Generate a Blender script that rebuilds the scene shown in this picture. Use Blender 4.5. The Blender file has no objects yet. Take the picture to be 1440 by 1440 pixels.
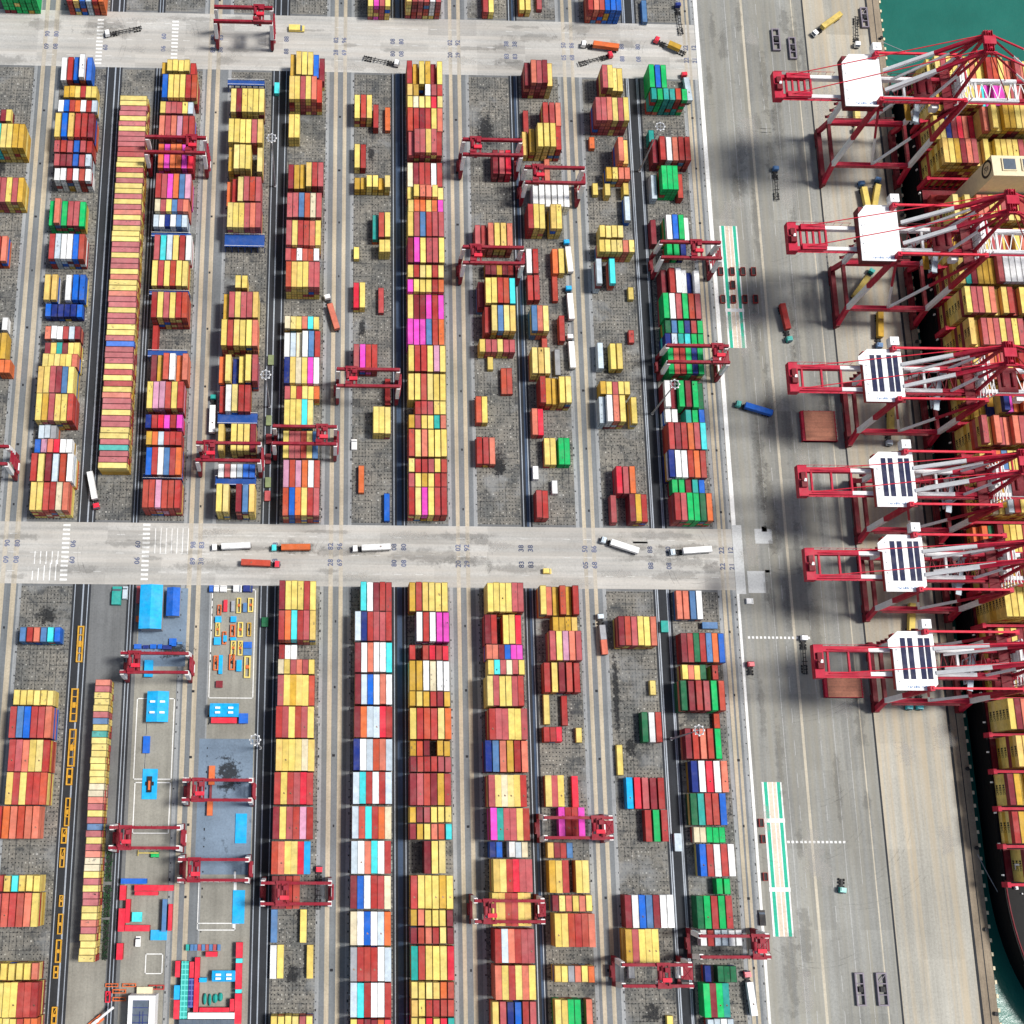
import bpy, math, random
from mathutils import Vector, Matrix
random.seed(7)
BAYS=[
('T0',-153.94,2.8,379.23,1,'GGGGGG','4','',1),
('T1',-123.51,2.94,379.12,1,'RYBwRO','4','',1),
('T6',17,2.65,380.23,1,'YKPY','4','',1),
('T7',34.84,2.78,381.28,1,'YRPRWP','5','',1),
('T8',71.82,2.62,382.18,1,'RY','2','',1),
('T9',89.14,2.97,383.78,1,'YY','2','',1),
('T9',97.92,2.44,386.14,1,'P','1','',2),
('T10',120.95,2.67,380.95,1,'RSRBBB','4','',1),
('T11',148.42,2.44,380.54,1,'b','1','',1),
('U0',-150.68,2.49,318.97,0,'rY','2','',7),
('U0',-152.8,2.62,300.77,1,'YCYYMM','5','',6),
('U0',-151.46,2.54,275.52,1,'YPPYPM','4','',5),
('U0',-155.98,2.86,248.04,1,'RRRRS','3','',4),
('U0',-142.12,2.44,216.63,0,'W','2','',3),
('U0',-143.93,2.65,202.09,1,'MM','3','',2),
('U0',-141.36,2.49,195.91,0,'OO','3','',1),
('U1',-124.15,2.9,339.09,1,'WRBWB','33343','',20),
('U1',-122.11,2.49,330.25,0,'MMYRYY','3','',19),
('U1',-124.21,2.53,322.87,0,'WBROWRw','3','',18),
('U1',-123.87,2.97,306.84,1,'YBYRRr','5','',17),
('U1',-124.08,2.91,300.66,0,'PRPBPR','4','',16),
('U1',-123.67,2.77,293.76,0,'PrrBPw','4','',15),
('U1',-123.13,2.76,286.59,0,'WWRWRW','4','',14),
('U1',-124.55,2.66,265.61,1,'GSGPPG','343333','',13),
('U1',-123.04,2.58,248.39,1,'RwWWBR','4','',12),
('U1',-124.4,3.06,230.07,1,'YY.WBB','330333','',11),
('U1',-123.86,2.76,223.34,0,'BNNNNB','2','',10),
('U1',-122.57,2.55,211.83,0,'SWWRwr','3','',9),
('U1',-122.2,2.49,204.2,0,'rYTrYY','3','',8),
('U1',-122.25,2.49,197.94,0,'YYYYYS','4','',7),
('U1',-123.08,2.55,185.2,1,'YYPrbY','5','',6),
('U1',-123.06,2.67,172.84,1,'YMPYYR','5','',5),
('U1',-122.22,2.49,166.66,0,'wwA','3','',4),
('U1',-122.89,2.66,159.53,0,'BlSXWW','4','',3),
('U1',-123.28,3.01,146.27,1,'RYrwRW','5','',2),
('U1',-122.55,2.65,133.87,1,'YYRRES','5','',1),
('U3',-77.64,2.6,341.68,0,'MYYYYR','455554','',18),
('U3',-76.75,2.64,327.93,1,'BYYYRR','5','',17),
('U3',-77.52,2.49,321.49,0,'YPPPYw','4','',16),
('U3',-77.63,2.67,308.2,1,'SPSlRR','4','',15),
('U3',-77.34,2.65,293.72,1,'OKOOKX','4','',14),
('U3',-77.48,2.62,277.41,1,'RPKObl','5','',13),
('U3',-77.39,2.5,270.93,0,'EPYbPS','5','',12),
('U3',-78.06,2.51,264.75,0,'wWNWbw','4','',11),
('U3',-77.15,2.79,248.69,1,'PCwYRW','4','',10),
('U3',-77.48,2.64,236.38,1,'YRYRYY','4','',9),
('U3',-76.68,2.64,220.29,1,'RYPYRR','5','',8),
('U3',-76.6,2.44,207.98,1,'R','2','',7),
('U3',-76.11,2.72,192.9,1,'rMRWOS','334434','',6),
('U3',-76.54,2.57,179.01,1,'YllRYR','5','',5),
('U3',-76.99,2.62,171.02,0,'NRXKRK','4','',4),
('U3',-76.34,2.49,163.5,0,'MOwRRR','4','',3),
('U3',-76.02,2.49,150.44,1,'BRWbRO','4','',2),
('U3',-76.37,2.65,135.39,1,'RRlRRR','5','',1),
('U4',-45.68,2.56,322.89,1,'YrYYYY','4','',13),
('U4',-46.21,2.62,307.24,1,'YYYYPY','4','',12),
('U4',-45.75,2.58,292.68,1,'MYYY.Y','455504','',11),
('U4',-46.18,2.63,276.75,1,'ORYPRP','345555','',10),
('U4',-45.19,2.49,263.85,1,'YYYPSP','5','',9),
('U4',-40.91,2.79,236.09,0,'YY','4','',8),
('U4',-45.65,2.56,220.94,1,'MPYPPY','455555','',7),
('U4',-46.06,2.67,207.82,1,'YRYYYS','5','',6),
('U4',-46.59,2.84,191.76,1,'OYNYYP','453455','',5),
('U4',-46.21,2.72,179.02,1,'RWYRR','34444','',4),
('U4',-46.08,2.72,161.26,1,'Y.YYYr','4','',3),
('U4',-45.74,2.62,150.37,0,'WPWwBB','3','',2),
('U4',-45.71,2.7,134.03,1,'YY.rbY','5','',1),
('U5',-18.81,2.68,341.21,1,'MYYYBr','455543','',16),
('U5',-19.05,2.52,328.5,1,'YYPYSR','555554','',15),
('U5',-19.1,2.55,311.82,1,'YY','3','',14),
('U5',-18.78,2.68,286.08,1,'rMMYRP','333444','',13),
('U5',-19,2.61,270.61,1,'PPbREP','4','',12),
('U5',-18.98,2.57,255.65,1,'PYRRSY','5','',11),
('U5',-19.24,2.49,249.47,0,'PRWRRW','4','',10),
('U5',-18.85,2.49,235.66,1,'RYYYPP','5','',9),
('U5',-19.03,2.52,218.22,0,'EYYSCY','3','',8),
('U5',-19.01,2.65,204.3,1,'WwEWbR','333444','',7),
('U5',-18.81,2.54,191.99,1,'NYEYKW','4','',6),
('U5',-18.39,2.52,185.81,0,'PYRYYO','3','',5),
('U5',-18.33,2.49,172.64,1,'YYYCY','4','',4),
('U5',-18.5,2.49,158.47,1,'YPPRYb','4','',3),
('U5',-18.22,2.61,145.53,1,'lRlOWR','4','',2),
('U5',-18.06,2.55,132.79,1,'RBOYRP','5','',1),
('U6',11.02,2.78,322.67,1,'YRY','3','',15),
('U6',19.71,2.44,319.35,1,'R','2','',13),
('U6',25.24,2.44,319.46,1,'O','1','',14),
('U6',11.19,2.72,298.57,1,'YR','2','',12),
('U6',11.2,2.73,287.66,0,'MMYYMY','223323','',11),
('U6',19.43,2.7,263.02,1,'TRY','233','',10),
('U6',22.39,2.49,255.64,0,'YY','3','',9),
('U6',11.1,2.44,254.47,0,'Y','1','',8),
('U6',11.09,2.67,229.79,1,'XY','2','',7),
('U6',22.2,2.44,228.65,1,'R','1','',6),
('U6',11.26,2.64,199.55,1,'PKRR','3','',5),
('U6',25.07,2.44,185.53,1,'R','1','',4),
('U6',19.83,2.49,170.75,1,'YYY','3','',3),
('U6',13.75,2.44,145.88,1,'O','1','',2),
('U6',24.7,2.44,133.51,1,'B','1','',1),
('U7',35.05,2.79,339.44,1,'RMYMrY','434434','',22),
('U7',35.16,2.76,333.27,0,'YM.WPR','440444','',21),
('U7',35.13,2.75,327.1,0,'YEYYXY','4','',20),
('U7',35.22,2.71,314.79,1,'RRrRYS','4','',19),
('U7',35.54,2.55,302.48,1,'PPPYPR','455554','',18),
('U7',35.21,2.66,288.24,1,'ErRRWR','3','',17),
('U7',35.06,2.77,281.95,0,'YYSSYY','344443','',16),
('U7',35.39,2.67,275.77,0,'YOOYOK','3','',15),
('U7',35.02,2.74,262.38,1,'YPbRPP','4','',14),
('U7',34.96,2.75,249.72,1,'rKYPPY','4','',13),
('U7',34.83,2.72,242.46,0,'YRYYRY','4','',12),
('U7',34.78,2.71,235.54,0,'KYYYRO','4','',11),
('U7',34.89,2.71,223.23,1,'YrrKRK','3','',10),
('U7',34.65,2.71,210.65,1,'KKKbRO','4','',9),
('U7',34.91,2.75,198.34,1,'YRRYlY','4','',8),
('U7',34.83,2.73,185.18,1,'YYRYYY','4','',7),
('U7',34.93,2.7,178.82,0,'.RRPYY','4','',6),
('U7',34.91,2.71,172.44,0,'MPYYTS','4','',5),
('U7',34.86,2.77,159.91,1,'RYSYYY','4','',4),
('U7',34.82,2.76,152.95,0,'YRRPYR','4','',3),
('U7',34.78,2.75,146.6,0,'PYMYRR','4','',2),
('U7',34.71,2.74,134.29,1,'RYKYRR','4','',1),
('U8',74.12,2.98,295.54,1,'rPX','3','',10),
('U8',65.29,2.82,257.54,1,'PRSYYS','334444','',9),
('U8',69.91,2.55,246.74,0,'rrMrR','2','',8),
('U8',66.15,2.65,229.64,1,'rYYRRC','355555','',7),
('U8',68.54,2.68,216.65,1,'RYbYY','45555','',6),
('U8',66.32,2.62,208.86,0,'YPPYPP','3','',5),
('U8',70.39,2.44,202.68,0,'Y','1','',4),
('U8',76.07,2.54,191.23,1,'RR','1','',3),
('U8',64.55,2.51,177.12,1,'RY','2','',2),
('U8',64.47,2.75,158.39,1,'RRS','2','',1),
('U9',89.68,2.58,339.54,1,'rSPrY','45554','',23),
('U9',89.56,2.44,319.55,1,'R','1','',22),
('U9',97.57,2.87,319.07,1,'RRS','4','',21),
('U9',88.36,2.94,306.76,1,'YMYYYR','235554','',20),
('U9',98.7,2.44,294.45,1,'S','1','',19),
('U9',92.04,2.83,279.51,1,'WWWWWW','3','',18),
('U9',89.05,2.57,267.2,1,'RYY.YY','444044','',17),
('U9',88.96,3.01,248.99,1,'WR','1','',16),
('U9',100.28,2.88,247.92,1,'OY','2','',15),
('U9',88.73,2.94,234.86,1,'RR','2','',13),
('U9',100.22,2.44,235.61,1,'R','1','',14),
('U9',89.23,2.49,217.94,1,'bSY','4','',12),
('U9',102.2,2.44,215.6,1,'R','2','',11),
('U9',94.67,2.44,211.76,0,'R','1','',10),
('U9',88.8,2.71,198.1,1,'YYY','4','',8),
('U9',100.14,2.44,200.47,1,'A','1','',9),
('U9',91.88,2.77,184.96,1,'RMMYY','43344','',7),
('U9',88.79,2.49,171.86,1,'SX','2','',6),
('U9',93.68,2.57,158.48,1,'YY','2','',4),
('U9',99.78,2.49,158.56,1,'GG','2','',5),
('U9',88.8,2.44,152.66,0,'W','1','',3),
('U9',96.87,2.44,146.4,0,'W','1','',2),
('U9',89.02,2.53,134.27,1,'RR','3','',1),
('U10',125.27,2.49,337.77,1,'PYYY','5544','',21),
('U10',121.52,2.55,320.81,1,'PPSYPY','5','',20),
('U10',120.08,2.44,312.54,0,'O','1','',19),
('U10',130.91,2.49,300.36,1,'SY','54','',18),
('U10',126.06,2.82,294.18,0,'MYSS','3','',17),
('U10',120.62,2.44,288.52,0,'Y','1','',16),
('U10',125.66,2.44,286.97,0,'Y','2','',14),
('U10',134.18,2.44,287.51,0,'Y','2','',15),
('U10',134.29,2.44,274.6,1,'w','2','',13),
('U10',121.75,2.72,264.71,0,'YYYY','3','',12),
('U10',120.61,2.66,256.4,0,'YYYYSY','4','',11),
('U10',118.78,2.44,240.76,1,'w','4','',9),
('U10',125.37,2.44,242.36,1,'C','3','',10),
('U10',134.43,2.44,237.13,0,'Y','1','',8),
('U10',133.53,2.44,216.24,0,'R','1','',7),
('U10',118.78,2.44,202.98,1,'w','2','',6),
('U10',124.36,2.95,202.76,1,'YY','2','',5),
('U10',118.62,2.64,189.98,0,'MYPYY','3','',4),
('U10',117.7,2.8,176.77,1,'wWSY.Y','344403','',3),
('U10',123.69,2.84,145.41,1,'XPO','3','',2),
('U10',121.26,2.49,133.1,1,'P..rMR','200333','',1),
('U11',147.9,2.77,340.15,1,'GBG','4','',20),
('U11',147.65,2.82,332.18,0,'TGTTRG','5','',19),
('U11',147.91,2.89,302.61,1,'rRWSRR','344444','',17),
('U11',150.78,2.49,287.84,1,'GGG','4','',16),
('U11',147.05,2.44,285.86,1,'w','2','',14),
('U11',159.16,2.44,286.34,1,'R','2','',15),
('U11',147.42,2.44,314.92,0,'T','2','',18),
('U11',145.69,2.84,263.19,1,'r.WBGW','204443','',13),
('U11',151.72,3.09,256.55,0,'GGN','3','',12),
('U11',148.23,2.98,237.22,1,'rRWWNW','344323','',11),
('U11',147.82,2.83,224.85,1,'GWPGRP','4','',10),
('U11',147.99,2.86,217.98,0,'gbGNRG','4','',9),
('U11',147.68,2.88,211.8,0,'NwTCGG','4','',8),
('U11',148.34,2.64,198.98,1,'GRRGNG','4','',7),
('U11',146.05,3.01,183.69,1,'WrGrGg','434443','',6),
('U11',146.37,2.95,177.49,0,'WW.TGB','3','',5),
('U11',146.59,2.78,164.58,1,'RrROPC','4','',4),
('U11',146.02,2.7,152.1,1,'NWWROR','4','',3),
('U11',147.4,2.9,145.92,0,'GGrTB','3','',2),
('U11',147.33,2.71,133.17,1,'RPGGgO','4','',1),
('L0',-123.81,2.8,80,0,'bRSbCB','3','',11),
('L0',-123.73,2.67,54.25,0,'YYYYYY','4','',10),
('L0',-123.99,2.78,41.27,1,'RbBRRS','5','111111',9),
('L0',-123.39,2.67,28.26,1,'RPSYYR','5','111111',8),
('L0',-123.48,2.63,15.67,1,'YRYRRR','5','111111',7),
('L0',-127.33,2.89,2.93,1,'ROSRSS','4','011111',6),
('L0',-124.91,2.82,-16.77,0,'RYCYYY','4','',5),
('L0',-124.6,2.85,-29.5,1,'PRRRSY','5','011111',4),
('L0',-123.99,2.94,-48.78,0,'YYYYYS','4','',3),
('L0',-121.21,2.58,-61.56,1,'YYYRRR','5','011111',2),
('L0',-120.87,2.61,-74.08,1,'YYYROO','5','',1),
('L5',-18.81,2.53,93.67,1,'rYYYRY','4','',16),
('L5',-18.67,2.52,80.8,1,'ROCRPY','5','',15),
('L5',-18.61,2.49,73.97,0,'RWW','2','',14),
('L5',-18.77,2.49,67.71,0,'EYPSPY','3','',13),
('L5',-18.6,2.49,54.82,1,'PYMYYR','4','111110',12),
('L5',-18.9,2.52,41.92,1,'RPYRPY','5','111111',11),
('L5',-18.61,2.54,29.03,1,'YYYYEY','5','111111',10),
('L5',-19.02,2.55,16.18,1,'RYRPXR','5','111111',9),
('L5',-19.25,2.62,3.02,1,'rYPRlR','5','111111',8),
('L5',-19.49,2.51,-10.08,1,'RSYYXD','5','111111',7),
('L5',-19.29,2.75,-23.05,1,'rrRR','3','1111',6),
('L5',-19.53,2.44,-35.8,1,'b','1','1',4),
('L5',-8.14,2.44,-35.79,1,'Y','1','1',5),
('L5',-19.57,2.74,-48.86,1,'WY','1','11',2),
('L5',-5.36,2.44,-48.76,1,'Y','1','1',3),
('L5',-18.64,2.69,-67.76,0,'YYYYPY','3','',1),
('L6',14.7,2.58,93.41,1,'CWrRR','4','',14),
('L6',12.4,2.53,81.1,1,'wNRPPR','4','',13),
('L6',12.41,2.55,68.4,1,'rWSWWC','4','',12),
('L6',12.47,2.53,55.5,1,'rwBWSW','4','',11),
('L6',12.34,2.55,42.42,1,'rOwwXR','4','111111',10),
('L6',12.15,2.58,29.55,1,'NWwRSw','4','111111',9),
('L6',12.01,2.57,16.6,1,'wCRWRw','4','111111',8),
('L6',11.74,2.58,3.32,1,'wRCROE','4','111111',7),
('L6',11.48,2.59,-9.81,1,'wWSCWR','4','111111',6),
('L6',11.24,2.63,-22.83,1,'rBWRRE','4','111111',5),
('L6',11.32,2.61,-36.16,1,'EWBWwO','4','111111',4),
('L6',11.4,2.62,-49.11,1,'ARRRWw','4','111111',3),
('L6',11.48,2.6,-61.98,1,'wCRWWR','4','111111',2),
('L6',11.55,2.58,-74.82,1,'YRrrOX','4','',1),
('L7',34.74,2.68,93.51,1,'MRYYYY','4','',19),
('L7',37.6,2.73,81.06,1,'WRWKK','4','',18),
('L7',34.82,2.71,73.82,0,'R.RXRX','3','',17),
('L7',34.6,2.77,61.04,1,'MMWEWW','4','',16),
('L7',34.58,2.79,54.79,0,'MYMRrM','4','',15),
('L7',34.73,2.82,41.89,1,'YRRRYO','4','111111',14),
('L7',34.82,2.74,35.39,0,'MRr.MM','3','',13),
('L7',34.71,2.78,29.01,0,'rRRRPP','4','',12),
('L7',34.61,2.74,16.16,1,'rPRrMR','4','111111',11),
('L7',34.33,2.81,9.55,0,'MrPYYY','4','',10),
('L7',34.36,2.82,2.98,0,'rMYSRC','4','',9),
('L7',40.01,2.89,-9.67,1,'rYY','4','111',8),
('L7',34.68,2.78,-22.68,1,'RYYYMY','4','111111',7),
('L7',34.51,2.79,-29.17,0,'MSYYYr','4','',6),
('L7',34.49,2.82,-35.67,0,'rRSRYr','4','',5),
('L7',34.66,2.79,-48.65,1,'TRYYYX','4','111111',4),
('L7',34.62,2.78,-55.42,0,'YYYYOR','4','',3),
('L7',34.58,2.78,-61.74,0,'YYRRRR','4','',2),
('L7',34.54,2.78,-68.24,0,'YYXYXT','4','',1),
('L8',66.69,2.49,93.13,1,'YYYYPP','5','',15),
('L8',65.67,2.49,80.25,1,'rR.YYX','4','',14),
('L8',66.03,2.49,74.07,0,'SSrBKK','4','',13),
('L8',66.62,2.49,67.86,0,'YCPEPY','4','',12),
('L8',65.75,2.49,54.86,1,'YPYYPR','5','',11),
('L8',66.36,2.55,41.71,1,'RPPYYP','5','111111',10),
('L8',64.81,2.9,29.21,1,'NbSMRS','4','111111',9),
('L8',65.54,2.49,15.64,1,'PYEYYR','5','111111',8),
('L8',65.99,2.56,2.9,1,'KTPPYR','5','111111',7),
('L8',66,2.54,-3.72,0,'NB.WwE','3','',6),
('L8',66.64,2.53,-16.47,1,'YYRXPP','5','111111',5),
('L8',66.27,2.5,-29.1,1,'YYRRYY','4','111111',4),
('L8',66.65,2.53,-42.33,1,'RwSRPP','5','111111',3),
('L8',66.43,2.58,-55.46,1,'SYRYSY','5','111111',2),
('L8',65.4,2.87,-68.59,1,'YPNBRP','4','',1),
('L9',88.96,2.7,92.76,1,'YSMRMR','433434','',17),
('L9',94.15,2.58,86.17,0,'MMMY','3','',16),
('L9',92.2,2.67,73.86,1,'PYlSP','4','',15),
('L9',89.85,3.06,61.19,1,'RYrRR','3','',14),
('L9',90.08,2.44,48.49,1,'Y','1','',13),
('L9',97.4,2.44,48.17,1,'R','1','',12),
('L9',89.36,2.53,41.39,0,'RRX','2','',10),
('L9',103,2.44,41.46,0,'Y','1','',11),
('L9',89.34,2.5,15.95,1,'YPY','2','111',9),
('L9',100.52,2.44,15.81,1,'X','1','1',8),
('L9',94.21,2.66,3.5,1,'KRRK','2','1111',7),
('L9',89.39,2.53,-3.94,0,'YrRb','2','',6),
('L9',89.26,2.63,-16.89,1,'MYR.YY','333033','111011',5),
('L9',90.13,2.64,-23.84,0,'rYSYSY','3','',4),
('L9',90.38,2.62,-36.71,1,'YYRRRS','4','111111',3),
('L9',90.15,2.59,-49.82,0,'YYASYO','3','',2),
('L9',89.77,2.49,-68.16,1,'YYGG.S','333302','',1),
('L10',120.8,2.65,80.16,1,'rRPYYS','4','',11),
('L10',134.42,2.44,60.8,0,'Y','1','',10),
('L10',129.72,2.79,41.47,1,'gWR','2','',9),
('L10',119.34,2.44,28.39,1,'Y','1','',8),
('L10',122.07,3.2,15.27,1,'DXPrR','2','11111',7),
('L10',128.94,3.28,2.67,1,'RGR','2','111',6),
('L10',118.62,2.77,-29.85,1,'rWBbrWW','3','1111111',5),
('L10',117.64,2.58,-42.41,1,'MPYYY','4','11111',4),
('L10',119.89,2.44,-48.97,0,'W','1','',2),
('L10',138.66,2.44,-48.71,0,'W','1','',3),
('L10',133.92,2.44,-68.37,0,'Y','1','',1),
('L11',146.89,2.84,92.14,1,'SSbW','2','',16),
('L11',147.09,2.59,73.8,1,'rRgRbOB','3','',15),
('L11',146.8,2.49,66.66,0,'YSYg.R','3','',14),
('L11',145.04,3.12,53.82,1,'grRPGR','4','',13),
('L11',160.2,2.44,47.58,0,'R','1','',12),
('L11',146.37,3.04,34.79,1,'rRSRG','3','',11),
('L11',148.02,3.06,21.79,1,'NWXWS','3','11111',10),
('L11',147,2.93,9.06,1,'gTRRB','3','11111',9),
('L11',148.16,2.54,2.26,0,'EEGGG','2','',8),
('L11',149.37,2.83,-10.55,1,'BRWRW','3','11111',7),
('L11',155.96,3.01,-17.47,0,'GG','2','',6),
('L11',146.89,2.87,-30.14,1,'gGRGR','3','11111',5),
('L11',148.35,2.78,-36.73,0,'WRwwWW','2','',4),
('L11',149.14,2.49,-50,0,'N.ggg','2','',3),
('L11',147.42,2.49,-62.37,1,'GrGT','3','1111',2),
('L11',148.98,2.57,-75.41,1,'wwWw','2','',1),
]
SIDEWAYS=[
('U2',-95.76,330.3,2.606,12.19,'YYPPYRYPRPrrYYrYRYYRYPSYPYYYP'+'RYRRYSYYSRRYPPYYRBRPPYrYrYSRPYRRYYRTPRY',4),
('L1',-91.85,64.77,2.55,6.06,'SPYYYPbYTYYYYYYYEESRYRbPYRSEEYPYRRYYSRYYYY'+'',4),
]
GANTRIES=[(-40.5, 367.1, 25.9, 7.5, 0.85, 'G1'), (-68.6, 299.7, 26.0, 7.4, 0.85, 'G2'), (-40.8, 157.9, 25.8, 8.6, 0.12, 'G3'), (-9.2, 165.6, 25.2, 7.2, 0.85, 'G4'), (17.2, 191.4, 25.3, 8.3, 0.15, 'G5'), (72.5, 301.6, 25.5, 7.1, 0.12, 'G6'), (100.0, 288.4, 25.1, 7.0, 0.12, 'G7'), (71.6, 249.0, 27.4, 7.1, 0.12, 'G8'), (158.7, 253.1, 25.2, 7.2, 0.6, 'G9'), (158.7, 204.4, 25.8, 7.5, 0.9, 'G10'), (-67.2, 70.2, 27.4, 7.3, 0.12, 'G11'), (-40.8, 21.2, 25.7, 8.0, 0.15, 'G12'), (-67.9, 3.3, 28.1, 7.3, 0.15, 'G13'), (-41.3, -8.4, 26.1, 7.3, 0.15, 'G14'), (-9.6, -16.9, 25.0, 8.0, 0.25, 'G15'), (71.6, -23.2, 26.6, 8.0, 0.12, 'G16'), (99.2, 7.6, 26.6, 8.0, 0.85, 'G17'), (126.9, -46.1, 27.0, 7.8, 0.6, 'G18'), (157.1, -35.8, 30.5, 7.7, 0.92, 'G19'), (-144.5, 155.2, 24.9, 7.6, 0.85, 'G20')]
TRUCKS=[
(-105.4, 368.3, -95.7, 370.8, 'W', '', 'white-cab truck with empty black trailer curving along the top road, leftmost'),
(30.8, 355.7, 21.4, 357.7, 'W', '', 'white-cab truck with empty trailer on top road above the tall mixed row'),
(119.6, 368.3, 130.2, 367.0, 'W', 'O', 'white-cab truck hauling an orange container on the top road'),
(132.3, 362.8, 123.1, 359.9, 'X', '', 'red-cab truck with empty trailer just below the orange container truck'),
(154.8, 371.5, 161.6, 368.2, 'X', 'M', 'red-cab truck with short yellow container at right end of top road'),
(166.2, 391.0, 166.8, 381.6, 'N', '', 'dark truck with empty trailer entering the top road from above'),
(166.9, 353.0, 167.6, 345.7, 'X', 'w', 'red-cab truck with pale container beside the green stacks at upper right'),
(107.5, 265.0, 108.2, 255.7, 'D', 'W', 'blue-cab truck with white trailer, uppermost of three in the lane'),
(107.6, 242.3, 108.0, 232.9, 'D', 'W', 'blue-cab truck with white trailer, middle of three in the lane'),
(107.4, 219.0, 107.7, 209.8, 'W', 'W', 'white-cab truck with white trailer, lowest of three in the lane'),
(180.5, 188.4, 189.0, 185.8, 'T', 'B', 'teal-cab truck with dark blue container crossing the quay apron'),
(205.9, 219.3, 204.4, 230.1, 'T', 'R', 'teal-cab truck with dark red container driving on the apron'),
(231.6, 377.0, 240.8, 384.3, 'W', 'Y', 'white-cab truck with yellow container turning near the top quay edge'),
(251.7, 371.3, 252.6, 381.1, 'W', '', 'white-cab truck with empty trailer beside the top quay edge'),
(206.7, 304.4, 206.5, 294.8, 'b', '', 'blue-cab truck with empty trailer on the apron left of the first quay crane'),
(246.4, 297.6, 247.1, 289.5, 'b', 'Y', 'blue-cab truck with yellow container under first quay crane, left of a pair'),
(254.3, 299.6, 251.9, 290.3, 'b', 'Y', 'blue-cab truck with yellow container under first quay crane, right of a pair'),
(246.8, 325.3, 247.4, 336.2, 'E', 'Y', 'cream-cab truck with yellow container below the first white crane house'),
(246.6, 253.2, 240.4, 244.9, 'T', 'Y', 'teal-cab truck with yellow container under the second quay crane'),
(246.4, 216.9, 247.3, 226.7, 'b', 'M', 'blue-cab truck with mustard container below the second quay crane'),
(246.1, 171.3, 247.3, 181.3, 'w', 'Y', 'truck with yellow container below the third quay crane'),
(245.7, 85.1, 246.9, 93.6, 'N', 'Y', 'truck with yellow container between fifth and sixth quay cranes'),
(242.3, 56.7, 243.7, 65.3, 'C', '', 'cyan-cab truck under the sixth quay crane, left of the pair'),
(246.7, 56.7, 248.2, 65.3, 'C', '', 'cyan-cab truck under the sixth quay crane, right of the pair'),
(200.8, 85.3, 200.5, 76.8, 'W', '', 'white-cab truck with empty trailer on apron left of the lowest quay crane'),
(-0.6, 236.2, 2.3, 226.3, 'W', 'S', 'white-cab truck with orange-red container angled in the upper lane'),
(-49.4, 188.3, -49.4, 177.8, 'T', 'W', 'teal-cab truck with white trailer left of the fifth stack row'),
(-97.0, 138.7, -98.8, 146.3, 'X', 'W', 'red-cab truck with white trailer below the sideways container row'),
(-46.8, 121.4, -37.6, 121.9, 'W', 'W', 'white-cab truck with white trailer, leftmost on the middle road'),
(-20.1, 114.4, -28.8, 114.7, 'X', 'R', 'red-cab truck with red container heading right on the middle road'),
(-21.8, 121.4, -12.5, 121.6, 'C', 'O', 'cyan-cab truck with orange container on the middle road'),
(12.3, 121.4, 21.3, 121.9, 'W', 'W', 'white-cab truck with white trailer at the centre of the middle road'),
(118.0, 126.3, 126.8, 123.4, 'w', 'W', 'angled truck with white trailer changing lane on the middle road'),
(147.2, 121.3, 158.1, 122.2, 'w', 'W', 'truck with white trailer at the right end of the middle road'),
(115.3, 93.6, 115.9, 83.5, 'w', 'AS', 'truck with grey and orange short containers in the lane below the middle road'),
(166.7, -47.2, 167.4, -55.6, 'X', 'W', 'red-cab truck with white trailer beside the lowest right stacks'),
(207.4, -15.9, 207.9, -12.1, 'T', None, 'lone teal tractor unit without trailer on the lower apron'),
(-1.0, -8.3, -1.2, -15.8, 'X', '', 'red-cab truck with empty trailer under the lower gantry crane'),
(177.4, 74.1, 177.4, 72.1, 'X', None, 'small red tractor unit standing on the apron beside the quay road'),
]
POLES=[(-25.0, 291.3, 49), (-25.1, 184.8, 40), (142.7, 43.3, 41), (142.7, 184.0, 38), (143.3, 302.5, 39), (-25.5, 38.7, 49)]
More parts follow.
